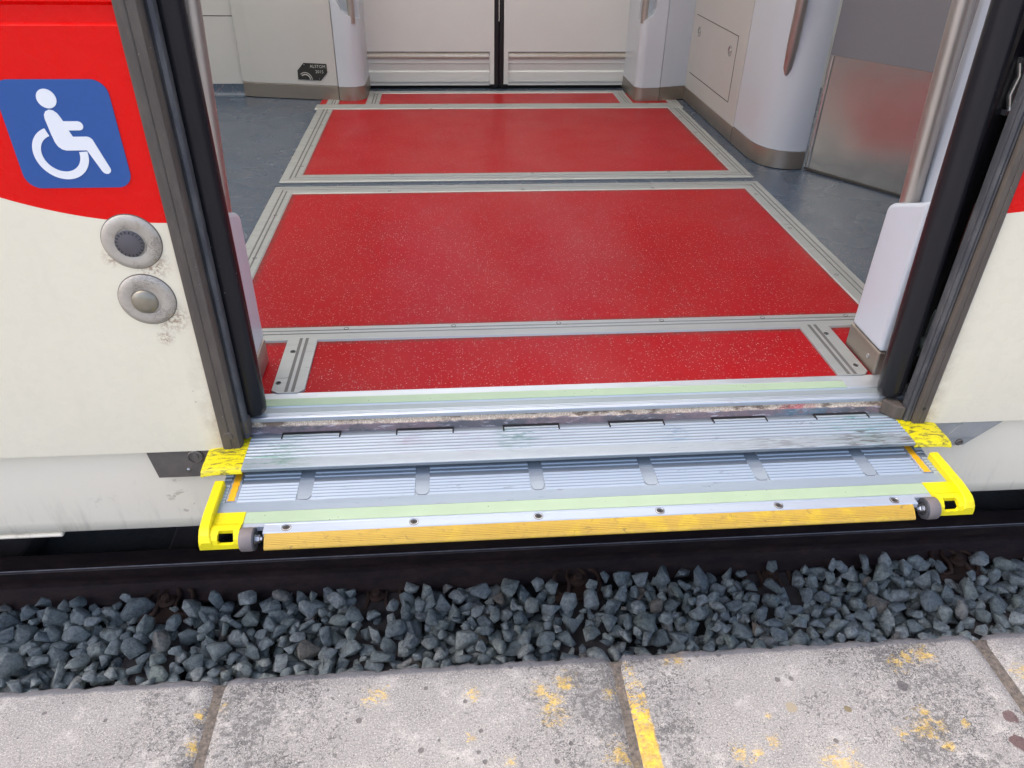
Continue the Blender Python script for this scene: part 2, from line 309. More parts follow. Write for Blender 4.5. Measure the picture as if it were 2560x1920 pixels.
MT = dict(
    body=mk_body_paint(), skirt=mk_skirt(), glass=mk_glass(),
    wall=mk_white('pale_interior_panel', (.40, .395, .38), (.46, .455, .44), .38, .15),
    post=mk_white('glossy_white_plastic', (.43, .465, .51), (.49, .525, .57), .28, .30),
    door=mk_white('pale_door_paint', (.52, .535, .52), (.57, .585, .57), .35, .10),
    alu=mk_alu('ribbed_aluminium', (.50, .54, .58), (.66, .69, .72), .40, .5),
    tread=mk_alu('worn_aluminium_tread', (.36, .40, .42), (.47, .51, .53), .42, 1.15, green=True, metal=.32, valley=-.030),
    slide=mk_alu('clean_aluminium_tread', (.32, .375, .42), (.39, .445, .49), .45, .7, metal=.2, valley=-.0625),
    lip=mk_alu('smooth_aluminium_lip', (.36, .41, .47), (.43, .48, .54), .5, .25, metal=.4),
    trim=mk_alu('grooved_floor_trim', (.30, .31, .30), (.38, .39, .38), .45, .6, metal=.4),
    groove=mk_simple('dark_trim_groove', (.11, .105, .10), .6),
    steel=mk_steel('brushed_steel', (.58, .57, .55), .24), kick=mk_steel('dull_steel_kick_strip', (.42, .37, .32), .38, False),
    tube=mk_steel('satin_steel_tube', (.50, .46, .42), .40), bolt=mk_simple('bright_bolt_steel', (.50, .50, .50), .32, 1.),
    frame=mk_rubber('weathered_grey_door_frame', (.05, .045, .043), (.12, .095, .072), .50, .3, .5, (.15, .125, .10)),
    seal=mk_rubber('black_rubber_seal', (.009, .009, .010), (.017, .016, .019), .25, .10),
    ridge=mk_rubber('grey_black_rubber', (.035, .036, .040), (.075, .075, .080), .5, .25, .3),
    red=mk_floor('red_speckled_floor', (.27, .002, .005), (.33, .003, .007), .36),
    grey=mk_floor('grey_speckled_floor', (.042, .062, .090), (.052, .075, .108), .35, .24),
    glow=mk_glow('pale_green_strip'), yellow=mk_yellow('bright_yellow_paint'), yellow_dirty=mk_yellow('scuffed_yellow_paint', .85),
    nose=mk_nosing(), sill=mk_sill_face(), amber=mk_simple('amber_scale_strip', (.80, .40, .01), .5, var=.1),
    dirtstrip=mk_alu('stained_sill_aluminium', (.22, .26, .27), (.34, .38, .39), .5, .9, (.10, .085, .07), .4),
    roller=mk_simple('grey_brown_roller', (.15, .13, .125), .6), roller_dark=mk_simple('dark_roller_side', (.045, .047, .055), .55),
    rail=mk_rail(), rust=mk_simple('rusty_clip_steel', (.11, .065, .048), .7, .2, .5, .4, 40.),
    sleeper=mk_simple('rust_stained_concrete', (.11, .095, .09), .95, 0, .45, .8, 40.), stone=mk_stone(),
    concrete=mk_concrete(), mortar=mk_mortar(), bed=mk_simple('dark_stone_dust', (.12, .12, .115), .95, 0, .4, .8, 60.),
    dark=mk_simple('dark_underframe', (.012, .011, .011), .8), pocket=mk_simple('dark_brown_pocket', (.14, .045, .03), .6),
    blue=M('blue_sticker_film', (.020, .080, .27), .32, coat=.15, coat_rough=.1, spec=.3).m, white=M('white_sticker_film', (.74, .74, .73), .3, coat=.4).m,
    cap=mk_simple('grey_speaker_cap', (.085, .075, .078), .55), knob=mk_simple('olive_push_cap', (.27, .24, .18), .30, .5, .25, .1, 60.),
    black=mk_simple('black_plate', (.014, .014, .013), .75), print=mk_simple('silver_print', (.42, .42, .40), .5), seam=mk_simple('dark_panel_seam', (.05, .045, .04), .7),
    plate=mk_simple('grimy_bracket_steel', (.17, .15, .13), .5, .5, .45, .3, 25.), plate_light=mk_simple('grey_bracket_steel', (.36, .36, .34), .5, .3, .25, .2, 25.),
    screen=mk_simple('grey_laminate', (.17, .17, .185), .5, 0, .06, .05, 200.), ceil=mk_simple('ceiling_white', (.75, .75, .75), .6, 0, .03),
    ledge=mk_simple('worn_steel_ledge', (.50, .45, .38), .3, .35, .25, .1, 40.), worn_highlight=mk_simple('worn_rail_edge_highlight', (.30, .29, .29), .5, .4, .8, .3, 25.), machine=mk_simple('greenish_machine_steel', (.34, .37, .32), .45, .6), fill_lamp=None)
lm = M('added_fill_lamp_panel', (.9, .9, .88), .5); lm.set('Emission Color', (1., .95, .87)); lm.set('Emission Strength', 4.8); MT['fill_lamp'] = lm.m  # glow of the panels added to light the carriage

# ------------------------------------------------------------------ mesh helpers (all coordinates in world metres)
ORG = {}
class MB:
    def __init__(s): s.bm = bmesh.new()
    def raw(s, vs, fs):
        v = [s.bm.verts.new(p) for p in vs]
        for f in fs:
            try: s.bm.faces.new([v[i] for i in f])
            except ValueError: pass
        return s
    def box(s, x0, x1, y0, y1, z0, z1):
        v = [(x, y, z) for x in (x0, x1) for y in (y0, y1) for z in (z0, z1)]
        return s.raw(v, [(0, 1, 3, 2), (4, 6, 7, 5), (0, 4, 5, 1), (2, 3, 7, 6), (0, 2, 6, 4), (1, 5, 7, 3)])
    def ext(s, prof, axis, a0, a1, k0=0., k1=0.):                   # closed profile along an axis; k = mitre shear against the first profile coordinate
        n = len(prof); vs = []
        for a, k in ((a0, k0), (a1, k1)):
            for (u, w) in prof:
                t = a + k*(u - prof[0][0])
                vs.append({'x': (t, u, w), 'y': (u, t, w), 'z': (u, w, t)}[axis])
        return s.raw(vs, [tuple(range(n)), tuple(range(2*n-1, n-1, -1))] + [(i, (i+1) % n, n+(i+1) % n, n+i) for i in range(n)])
    def tube(s, pts, r, seg=20, caps=True):
        pts = [Vector(p) for p in pts]; rs = r if isinstance(r, (list, tuple)) else [r]*len(pts); rings = []
        up = None
        for i, p in enumerate(pts):
            d = (pts[min(i+1, len(pts)-1)] - pts[max(i-1, 0)]).normalized()
            if up is None: up = d.orthogonal().normalized()
            up = (up - d*up.dot(d)).normalized(); w = d.cross(up)
            rings.append([s.bm.verts.new(p + (up*math.cos(t) + w*math.sin(t))*rs[i]) for t in [2*math.pi*k/seg for k in range(seg)]])
        for a, b in zip(rings, rings[1:]):
            for k in range(seg): s.bm.faces.new((a[k], a[(k+1) % seg], b[(k+1) % seg], b[k]))
        if caps: s.bm.faces.new(rings[0][::-1]); s.bm.faces.new(rings[-1])
        return s
    def lathe(s, c, axis, prof, seg=40):                             # prof: (radius, offset along axis)
        c = Vector(c); ax = Vector(axis).normalized(); u = ax.orthogonal().normalized(); w = ax.cross(u); rings = []
        for r, h in prof:
            rings.append([s.bm.verts.new(c + ax*h + (u*math.cos(t) + w*math.sin(t))*max(r, 1e-5)) for t in [2*math.pi*k/seg for k in range(seg)]])
        for a, b in zip(rings, rings[1:]):
            for k in range(seg): s.bm.faces.new((a[k], a[(k+1) % seg], b[(k+1) % seg], b[k]))
        s.bm.faces.new(rings[0][::-1]); s.bm.faces.new(rings[-1]); return s
    def poly(s, pts, axis, a0, a1): return s.ext(pts, axis, a0, a1)

def build(name, mb, mat, parent=None, bevel=0., smooth=None, seg=2, at=None, kind=None):
    bm = mb.bm; bmesh.ops.remove_doubles(bm, verts=bm.verts, dist=1e-6); bmesh.ops.recalc_face_normals(bm, faces=bm.faces)
    o0 = ORG[parent.name] if parent is not None else Vector(at or (0, 0, 0))
    bmesh.ops.translate(bm, verts=bm.verts, vec=-o0)
    me = bpy.data.meshes.new(name); bm.to_mesh(me); bm.free(); me.materials.append(mat)
    o = bpy.data.objects.new(name, me); COL.objects.link(o)
    if parent is not None: o.parent = parent
    else: o.location = o0
    ORG[o.name] = o0
    if bevel:
        b = o.modifiers.new('bevel', 'BEVEL'); b.width = bevel; b.segments = seg; b.limit_method = 'ANGLE'; b.angle_limit = math.radians(35)
    if smooth is not None:
        for p in me.polygons: p.use_smooth = True
        try: me.set_sharp_from_angle(angle=math.radians(smooth))
        except Exception: pass
    if kind: o['kind'] = kind
    return o
def cut(o, cutter_mb):                                               # real hole: boolean, applied at once
    bm = cutter_mb.bm; bmesh.ops.recalc_face_normals(bm, faces=bm.faces); bmesh.ops.translate(bm, verts=bm.verts, vec=-ORG[o.name])
    me = bpy.data.meshes.new('hole'); bm.to_mesh(me); bm.free(); c = bpy.data.objects.new('hole', me); COL.objects.link(c)
    c.matrix_world = Matrix.Translation(ORG[o.name])
    m = o.modifiers.new('hole', 'BOOLEAN'); m.operation = 'DIFFERENCE'; m.solver = 'EXACT'; m.object = c
    while o.modifiers[0].name != 'hole': o.modifiers.move(len(o.modifiers)-1, 0)
    bv = [x for x in o.modifiers if x.type == 'BEVEL']
    for x in bv: x.show_viewport = False
    bpy.context.view_layer.update()
    ev = o.evaluated_get(bpy.context.evaluated_depsgraph_get()); nm = bpy.data.meshes.new_from_object(ev)
    o.modifiers.remove(m); o.data = nm
    for x in bv: x.show_viewport = True
    bpy.data.objects.remove(c); bpy.data.meshes.remove(me)
def thing(name, loc, label, cat, group=None):
    o = bpy.data.objects.new(name, None); COL.objects.link(o); o.location = loc; ORG[o.name] = Vector(loc); tag(o, label, cat, group); return o
def tag(o, label, cat=None, group=None):
    o['label'] = label
    if cat: o['category'] = cat
    if group: o['group'] = group
def rrect(cx, cy, w, h, r, n=8):
    P = []
    for (sx, sy, a0) in ((1, 1, 0), (-1, 1, 90), (-1, -1, 180), (1, -1, 270)):
        for k in range(n+1):
            a = math.radians(a0 + 90*k/n); P.append((cx + sx*(w/2-r) + r*math.cos(a), cy + sy*(h/2-r) + r*math.sin(a)))
    return P
def arc(cx, cy, r, a0, a1, n=8): return [(cx + r*math.cos(math.radians(a0+(a1-a0)*k/n)), cy + r*math.sin(math.radians(a0+(a1-a0)*k/n))) for k in range(n+1)]

# ------------------------------------------------------------------ ground: track bed, platform, far land
mb = MB().box(-40, 40, -.42, 8, -1.3, -1.075); build('track_bed', mb, MT['bed'], kind='structure')
mb = MB().box(-300, 300, -300, 300, -1.6, -1.31); build('ground', mb, mk_simple('far_ground', (.20, .18, .15), .95), kind='structure')
mb = MB().box(-40, 40, -9, -.44, -1.3, -.345); mb.box(-.445, -.415, -1.1, -.325, -.344, -.306); mb.box(.262, .288, -1.1, -.325, -.344, -.306); mb.box(.955, .992, -1.1, -.325, -.344, -.306)
for x in (-1.137, -1.837, 1.675, 2.38): mb.box(x-.014, x+.014, -1.1, -.325, -.344, -.306)
build('platform', mb, MT['mortar'], kind='structure')
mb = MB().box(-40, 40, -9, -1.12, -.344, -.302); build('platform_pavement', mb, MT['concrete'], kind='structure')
def slab(x0, x1, slant=0.):
    b = MB(); nx = max(8, int((x1-x0)/.012)); prof = [(-1.1, -.42), (-1.1, -.30)] + [(-1.1+.155*k, -.30) for k in range(1, 5)] + [(-.42, -.30), (-.37, -.30), (-.345, -.30)] + [(-.328, -.3005), (-.320, -.3025), (-.313, -.307), (-.3085, -.313), (-.307, -.322), (-.308, -.345), (-.310, -.42)]
    rows = []
    for i in range(nx+1):
        x = x0 + (x1-x0)*i/nx; r = []
        e = min(x-x0, x1-x); cr = max(0, 1-e/.012)
        for (y, z) in prof:
            w = 1 if y > -.345 else 0
            dy = w*(.0022*math.sin(x*61+1.3)+.0016*math.sin(x*173)+random.uniform(-.0009, .0009)) - w*cr*.008
            dz = -(cr**2)*.006*(1 if z > -.31 else 0) + w*random.uniform(-.0005, .0005)
            xs = x + slant*(-(y+.315))*(x1-x > e and 0 or 1 if slant else 0)
            r.append(b.bm.verts.new((xs, y+dy, z+dz)))
        rows.append(r)
    for a, c in zip(rows, rows[1:]):
        for k in range(len(prof)): b.bm.faces.new((a[k], a[(k+1) % len(prof)], c[(k+1) % len(prof)], c[k]))
    b.bm.faces.new(rows[0]); b.bm.faces.new(rows[-1][::-1])
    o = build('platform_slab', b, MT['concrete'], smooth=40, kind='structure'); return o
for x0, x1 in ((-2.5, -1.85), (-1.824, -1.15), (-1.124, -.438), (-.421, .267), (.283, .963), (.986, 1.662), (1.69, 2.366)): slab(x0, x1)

# ------------------------------------------------------------------ rail, sleepers, clips, ballast
rt = -.868; rb = -1.0
def rail_prof(yc):
    h = [(-.036, rt-.006), (-.030, rt-.001), (0, rt), (.030, rt-.001), (.036, rt-.006), (.036, rt-.040), (.028, rt-.047), (.010, rt-.056), (.0085, rt-.075), (.0085, rt-.085), (.014, rt-.098), (.030, rb+.026), (.074, rb+.012), (.075, rb+.001), (.074, rb)]
    h += [(-a, z) for a, z in reversed(h[5:])]
    return [(yc+a, z) for a, z in h]
for yc, lb in ((.545, 'dark rusty rail running under the side of the train beside the crushed stone'), (2.28, 'far rail of the track, hidden deep under the train')):
    o = build('rail', MB().ext(rail_prof(yc), 'x', -12, 12), MT['rail'], at=(0, yc, rb), smooth=30); tag(o, lb, 'rail')
    if yc < 1: build('worn_edge_highlight', MB().ext([(yc-.0364, rt-.007), (yc-.0302, rt-.0008), (yc-.0298, rt-.0020), (yc-.0355, rt-.0075)], 'x', -12, 12), MT['worn_highlight'], o)  # worn corner in a paler colour that paints in its highlight
CLIPX = [-.897 + .6315*k for k in range(-1, 6)]
names = ['concrete sleeper end by the left corner of the photo, under the rail', 'second sleeper from the left, bare rusty end below the left yellow bracket', 'third sleeper from the left, buried in stones left of the middle', 'middle sleeper with its clip showing below the yellow nosing', 'sleeper under the rail below the right half of the yellow nosing', 'sleeper with open clip below the right yellow bracket', 'sleeper beyond the right edge of the photo']
for i, x in enumerate(CLIPX):
    b = MB().ext([(.115, -1.2), (.115, -1.03), (.14, -1.006), (.35, -1.002), (2.6, -1.002), (2.72, -1.03), (2.72, -1.2)], 'x', x-.085, x+.085)
    o = build('sleeper', b, MT['sleeper'], at=(x, .115, -1.2), bevel=.012); tag(o, names[i], 'sleeper', 'sleepers under the rail')
cl = thing('rail_clip', (CLIPX[0], .44, -1.0), 'rusty spring clip holding the rail at the left edge of the photo', 'rail clip', 'spring clips along the rail')
cx, cy = CLIPX[0], .44
W_ = [(-.010, .085, .018), (-.022, .070, .024), (-.030, .045, .030), (-.026, .015, .030), (-.034, -.012, .020), (-.054, -.016, .014), (-.070, .004, .018), (-.072, .040, .028), (-.062, .068, .026), (-.048, .076, .020)]
pts = [(-a, b_, c_) for a, b_, c_ in reversed(W_)] ; pts = [(cx+a, cy+b_-.01, -1.0+c_) for a, b_, c_ in W_[::-1] + [(-a, b_, c_) for a, b_, c_ in W_]]
build('spring', MB().tube(pts, .0075, 10), MT['rust'], cl, smooth=60)
build('guide_plate', MB().ext([(.395, -1.0), (.395, -.988), (.410, -.984), (.455, -.990), (.470, -.994), (.470, -1.0)], 'x', cx-.075, cx+.075), MT['rust'], cl, bevel=.003)
b = MB().lathe((cx, cy+.010, -1.0), (0, 0, 1), [(.009, 0), (.009, .034), (.024, .035), (.024, .040), (.014, .043)], 20).lathe((cx, cy+.010, -.957), (0, 0, 1), [(.014, 0), (.0135, .016), (.010, .018)], 6)
build('screw_head', b, MT['rust'], cl, smooth=30)
cn = [None, 'rusty spring clip below the left yellow bracket, a pale stone lying in it', 'rusty spring clip half buried in stones, right of the left roller', 'rusty spring clip in front of the middle of the rail', 'rusty spring clip with a lone pale stone standing behind it', 'large rusty spring clip below the right yellow bracket', 'rusty spring clip past the right edge of the photo']
for i, x in enumerate(CLIPX):
    if i == 0: continue
    r = cl.copy(); COL.objects.link(r); r.location = (x, .44, -1.0 - (.024 if i in (2, 4) else 0)); r['label'] = cn[i]
    for ch in cl.children: c = ch.copy(); COL.objects.link(c); c.parent = r

def rock_proto(seed):
    r = random.Random(seed); b = bmesh.new(); ax = (1., r.uniform(.62, .95), r.uniform(.50, .80))
    for k in range(r.randint(10, 15)):
        v = Vector((r.gauss(0, 1), r.gauss(0, 1), r.gauss(0, 1))).normalized(); v = Vector([math.copysign(abs(c)**.8, c) for c in v])
        b.verts.new((v.x*ax[0], v.y*ax[1], v.z*ax[2]))
    res = bmesh.ops.convex_hull(b, input=b.verts)
    for g in res['geom_interior'] + res['geom_unused']:
        if isinstance(g, bmesh.types.BMVert) and g.is_valid: b.verts.remove(g)
    bmesh.ops.dissolve_limit(b, angle_limit=math.radians(19), verts=b.verts, edges=b.edges)
    bmesh.ops.bevel(b, geom=list(b.edges), offset=.055, segments=1, profile=.6, affect='EDGES', clamp_overlap=True)
    bmesh.ops.triangulate(b, faces=b.faces); bmesh.ops.remove_doubles(b, verts=b.verts, dist=.004)
    b.verts.index_update()
    V = np.array([v.co[:] for v in b.verts]); F = np.array([[v.index for v in f.verts] for f in b.faces]); b.free(); return V, F
PROTO = [rock_proto(100+k) for k in range(44)]
def rotm():
    q = RNG.normal(size=4); q /= np.linalg.norm(q); w, x, y, z = q
    return np.array([[1-2*(y*y+z*z), 2*(x*y-z*w), 2*(x*z+y*w)], [2*(x*y+z*w), 1-2*(x*x+z*z), 2*(y*z-x*w)], [2*(x*z-y*w), 2*(y*z+x*w), 1-2*(x*x+y*y)]])
def make_ballast(name, X0, X1, Y0, Y1, count, target):
    g = .005; nx = int((X1-X0)/g); ny = int((Y1-Y0)/g); H = np.full((nx, ny), -1.075)
    xs = X0 + (np.arange(nx)+.5)*g; ys = Y0 + (np.arange(ny)+.5)*g
    blocked = np.zeros((nx, ny), bool)
    for x in CLIPX:
        i0, i1 = np.searchsorted(xs, [x-.085, x+.085]); j0 = np.searchsorted(ys, .115); H[i0:i1, j0:] = -1.002
        i0, i1 = np.searchsorted(xs, [x-.080, x+.080]); j1 = np.searchsorted(ys, .375); blocked[i0:i1, j1:] = True
    j0 = np.searchsorted(ys, .470); H[:, j0:] = np.maximum(H[:, j0:], -.985); blocked[:, np.searchsorted(ys, .462):] = True
    VV = []; FF = []; off = 0; placed = 0
    for n in range(count):
        r = float(np.clip(RNG.normal(.0295, .0065), .016, .046))
        if n > count*.75: r *= .6
        best = None
        for t in range(9):
            i = RNG.integers(6, nx-6); j = RNG.integers(6, ny-6)
            if blocked[i, j] : continue
            k = max(2, int(r/g*.7)); h = H[max(0, i-k):i+k+1, max(0, j-k):j+k+1]
            sc = h.mean() - target(xs[i], ys[j])
            if best is None or sc < best[0]: best = (sc, i, j, h)
        if best is None or best[0] > 0.004: continue
        sc, i, j, h = best; z = np.percentile(h, 62) + r*.36
        V, F = PROTO[RNG.integers(len(PROTO))]; R = rotm()
        if RNG.random() < .75: R = np.diag([1, 1, .85]) @ R
        P = (V*r*RNG.uniform(.85, 1.2, 3)) @ R.T; P = P*(1+.0*P) + np.array([xs[i]+RNG.uniform(-g, g)/2, ys[j]+RNG.uniform(-g, g)/2, z])
        VV.append(P); FF.append(F+off); off += len(P); placed += 1
        k = int(r/g)+1; a0, a1, b0, b1 = max(0, i-k), min(nx, i+k+1), max(0, j-k), min(ny, j+k+1)
        d2 = (xs[a0:a1, None]-xs[i])**2 + (ys[None, b0:b1]-ys[j])**2
        top = z + .72*np.sqrt(np.maximum(r*r-d2, 0)) - (d2 > r*r)*1.0
        H[a0:a1, b0:b1] = np.maximum(H[a0:a1, b0:b1], top)
    VV = np.concatenate(VV); FF = np.concatenate(FF)
    me = bpy.data.meshes.new(name); me.vertices.add(len(VV)); me.vertices.foreach_set('co', VV.ravel()); me.loops.add(FF.size); me.loops.foreach_set('vertex_index', FF.ravel().astype(np.int32))
    me.polygons.add(len(FF)); me.polygons.foreach_set('loop_start', np.arange(0, FF.size, 3, dtype=np.int32)); me.polygons.foreach_set('loop_total', np.full(len(FF), 3, np.int32)); me.update(calc_edges=True); me.validate()
    me.materials.append(MT['stone']); o = bpy.data.objects.new(name, me); COL.objects.link(o); o['kind'] = 'stuff'
    tag(o, 'crushed grey blue ballast stones between the rail and the platform', 'gravel'); return o, H
make_ballast('ballast', -2.3, 3.0, -.10, .60, 12000, lambda x, y: -.978 + .006*math.sin(x*7+y*9) - max(0, y-.42)*.25)
def lone(x, y, z, r, seed, lb):
    V, F = PROTO[seed]; b = MB().raw([tuple(p) for p in (V*r*np.array([.8, .8, 1.15]) + np.array([x, y, z]))], [tuple(f) for f in F])
    o = build('ballast_stone', b, MT['stone'], at=(x, y, z-r)); tag(o, lb, 'stone')
lone(1.005, .46, -.955, .027, 3, 'lone pale pointed stone standing up against the rail, right of the middle')
lone(-.872, .425, -.975, .020, 8, 'pale stone lying inside the spring clip below the left yellow bracket')
lone(.405, .425, -.955, .027, 12, 'tall grey stone leaning against the middle spring clip of the rail')

# ------------------------------------------------------------------ THE TRAIN
T = thing('train_carriage', (.25, 0, -.83), 'red and cream passenger train carriage with open doors and a ribbed step pushed out', 'train')
OL, OR_ = -.445, .953
def skin_side(x0, x1, win, inner):
    b = MB(); p = [(0, -.035), (0, .708), (.005, .712), (.005, .733), (0, .738), (0, .95), (.012, .95), (.012, -.035)]
    b.ext(p, 'x', x0, x1); t = [(0, 1.80), (0, 1.9), (.06, 2.3), (.25, 2.7), (.70, 2.95), (.70, 2.93), (.26, 2.68), (.075, 2.29), (.014, 1.9), (.014, 1.80)]
    b.ext(t, 'x', x0, x1)
    for a, c in win: b.box(a, c, .0, .012, .95, 1.80)
    return b
bl = build('body_side', skin_side(-5.5, OL, ((-5.5, -4.4), (-1.2, OL)), 1), MT['body'], T); bl['label'] = 'cream side panel with red paint above, left of the doorway'
br = build('body_side', skin_side(OR_, 5.5, ((OR_, 1.75), (4.6, 5.5)), 1), MT['body'], T); br['label'] = 'cream side panel with red paint above, right of the doorway'
for q, x0, x1 in ((bl, -4.4, -1.2), (br, 1.75, 4.6)): build('window_pane', MB().box(x0, x1, .004, .008, .95, 1.80), MT['glass'], q)
build('door_header', MB().box(OL, OR_, 0, .27, 2.03, 2.20), MT['body'], T)
t = [(.013, 2.2), (.06, 2.3), (.25, 2.7), (.70, 2.95), (2.25, 2.95), (2.7, 2.7), (2.89, 2.3), (2.95, 1.9), (2.94, 1.9), (2.87, 2.29), (2.68, 2.68), (2.24, 2.93), (.70, 2.93), (.26, 2.68), (.075, 2.29), (.03, 2.2)]
b = MB().ext(t, 'x', OL, OR_); b.ext([(.71, 2.931), (.71, 2.951), (2.25, 2.95), (2.7, 2.7), (2.89, 2.3), (2.95, 1.9), (2.94, 1.9), (2.87, 2.29), (2.68, 2.68), (2.24, 2.93)], 'x', -5.5, OL); b.ext([(.71, 2.931), (.71, 2.951), (2.25, 2.95), (2.7, 2.7), (2.89, 2.3), (2.95, 1.9), (2.94, 1.9), (2.87, 2.29), (2.68, 2.68), (2.24, 2.93)], 'x', OR_, 5.5)
build('roof', b, MT['skirt'], T)
b = MB().box(-5.5, 5.5, .25, 2.72, 2.15, 2.2); build('ceiling', b, MT['ceil'], T)
for x0, x1 in ((-5.5, -5.45), (5.45, 5.5)): build('end_wall', MB().box(x0, x1, .02, 2.93, -.1, 2.6), MT['wall'], T)
for y in (.95, 1.95): build('added_ceiling_light', MB().box(-4.8, 4.8, y-.07, y+.07, 2.135, 2.149), MT['fill_lamp'], T)  # unseen lamp panels, added to brighten the dark interior
# skirt below the doors and underframe
b = MB(); b.ext([(.022, -.045), (.018, -.22), (.021, -.248), (.028, -.256), (.045, -.256), (.045, -.045)], 'x', -5.5, 5.5)
sk = build('skirt_panel', b, MT['skirt'], T, smooth=40)
build('cover_plate', MB().box(-1.15, -.82, .022, .060, -.266, -.2565), MT['skirt'], sk, bevel=.004)
b = MB().box(-5.5, 5.5, .07, 2.88, -.16, -.055); b.box(-5.5, 5.5, .75, 2.3, -.55, -.1605); b.box(-5.5, 5.5, 2.90, 2.93, -.9, -.056); b.box(-3.4, -1.6, .30, .60, -.42, -.1605)
build('underframe', b, MT['dark'], T)
# metal guide plates let into the skirt at both ends of the step
b = MB().ext([(-.593, -.036), (-.593, -.042), (-.584, -.102), (-.385, -.102), (-.385, -.036)], 'y', .004, .021)
pl = build('guide_plate', b, MT['plate'], T, bevel=.0015)
build('bolt', MB().lathe((-.503, .004, -.050), (0, -1, 0), [(.0145, 0), (.0145, .004), (.0130, .005), (.013, .002), (.006, .002), (.005, .004)], 28), MT['plate'], pl, smooth=30)
build('screw', MB().lathe((-.523, .004, -.083), (0, -1, 0), [(.004, 0), (.004, .002), (.002, .003)], 14), MT['bolt'], pl)
b = MB().ext([(.86, -.036), (1.134, -.036), (1.132, -.041), (1.067, -.099), (.86, -.099)], 'y', .004, .021)
pr = build('guide_plate', b, MT['plate_light'], T, bevel=.0015)
build('raised_cover', MB().ext([(1.045, -.036), (1.015, -.076), (1.086, -.076), (1.128, -.036)], 'y', .0015, .0041), MT['plate_light'], pr)
build('bolt', MB().lathe((1.054, .004, -.089), (0, -1, 0), [(.008, 0), (.008, .003), (.006, .004), (.005, .001), (.002, .001)], 20), MT['plate'], pr, smooth=30)

# accessibility sign and door buttons (door button: ring > cap)
b = MB().ext(rrect(-.560, .5605, .156, .157, .022), 'y', -.0012, .0005); sg = build('wheelchair_sign', b, MT['blue'], bl)
# (sign is a sub-part of the side panel together with its white figure)
fig = MB()
fig.poly(arc(-.5697, .6130, .0135, 0, 360, 28)[:-1], 'y', -.0020, -.0010)
body = [(-.5805, .585), (-.5798, .5905), (-.5765, .5955), (-.571, .5978), (-.5655, .5965), (-.561, .5925), (-.5585, .5875), (-.5562, .5812), (-.5370, .5812)] + arc(-.5365, .5747, .0065, 85, -85, 6) + [(-.5525, .5682), (-.5512, .5650), (-.5490, .5590), (-.5290, .5590), (-.5255, .5578), (-.5225, .5548), (-.5088, .5125)] + arc(-.5150, .5100, .0068, 15, -160, 6) + [(-.5345, .5390), (-.5640, .5390), (-.5695, .5408), (-.5740, .5450), (-.5765, .5510), (-.5785, .5640)]
fig.poly(body, 'y', -.0020, -.0010)
ring = arc(-.5735, .5345, .0388, 108, 364, 40) + arc(-.5735, .5345, .0270, 364, 108, 40)
fig.poly(ring, 'y', -.0020, -.0010)
build('wheelchair_symbol', fig, MT['white'], bl)
RP = [(.0455, -.002), (.0455, .002), (.043, .0045), (.036, .0060), (.028, .0050), (.0245, .0040), (.0235, .0025), (0, .0025)]
for zc, xc in ((.3925, -.508), (.2895, -.509)): build('button_gasket', MB().lathe((xc, 0, zc), (0, -1, 0), [(.0470, -.001), (.0468, .0008), (.040, .0010)], 56), MT['plate'], bl)
r1 = build('door_speaker', MB().lathe((-.508, 0, .3925), (0, -1, 0), RP, 56), mk_ring(), T, smooth=35); MT['ring'] = r1.data.materials[0]
cp = MB().lathe((-.511, -.0025, .3905), (0, -1, 0), [(.0222, 0), (.0222, .0022), (.0205, .0032), (0, .0034)], 40)
for k in range(20):
    a = 2*math.pi*k/20; c, s_ = math.cos(a), math.sin(a); r0, r1_ = .0175, .0212; w = .0005
    cp.raw([(-.511 + r*c - t_*s_, -.0061, .3905 + r*s_ + t_*c) for r, t_ in ((r0, -w), (r1_, -w), (r1_, w), (r0, w))], [(0, 1, 2, 3)])
build('speaker_cap', cp, MT['cap'], r1, smooth=35)
tick = MB()
for k in range(20):
    a = 2*math.pi*k/20+.1; c, s_ = math.cos(a), math.sin(a); w = .0006
    P = [(-.511 + r*c - t_*s_, .3905 + r*s_ + t_*c) for r, t_ in ((.0178, -w), (.0215, -w), (.0215, w), (.0178, w))]
    tick.ext(P, 'y', -.0063, -.0050)
build('slot_marks', tick, MT['black'], r1)
r2 = build('door_button', MB().lathe((-.509, 0, .2895), (0, -1, 0), RP, 56), MT['ring'], T, smooth=35)
build('button_cap', MB().lathe((-.513, -.0025, .2870), (0, -1, 0), [(.0218, 0), (.0215, .002), (.0195, .0045), (.014, .0075), (.007, .0090), (0, .0094)], 44), MT['knob'], r2, smooth=60)

# door frames and rubber strips
def frame(sgn, xo, xi, label):
    X = lambda t: xo + (xi-xo)*t
    p = [(X(0), -.0045), (X(.12), -.0065), (X(.45), -.0062), (X(.50), -.0048), (X(.56), -.0062), (X(.90), -.0055), (X(1.), .002), (X(1.), .014), (X(0), .014)]
    b = MB().ext(p, 'z', -.046, 2.03)
    f = build('door_frame', b, MT['frame'], T, smooth=30); f['label'] = label
    return f
fl = frame(1, -.4449, -.4100, 'weathered grey door frame left of the opening'); fr = frame(-1, .9529, .9270, 'weathered grey door frame right of the opening')
b = MB().ext([(-.4098, .016), (-.4040, .012), (-.3985, .016), (-.3970, .024), (-.3990, .034), (-.4300, .036), (-.4300, .0161)], 'z', -.020, 2.03)
build('rubber_strip', b, MT['ridge'], fl, smooth=30)
b = MB().ext([(.9268, .004), (.9235, .001), (.9210, .005), (.9185, .002), (.9150, .004), (.9135, .008), (.9120, .007), (.9105, .014), (.9115, .024), (.9300, .026), (.9300, .015)], 'z', -.030, 2.03)
build('rubber_strip', b, MT['ridge'], fr, smooth=30)
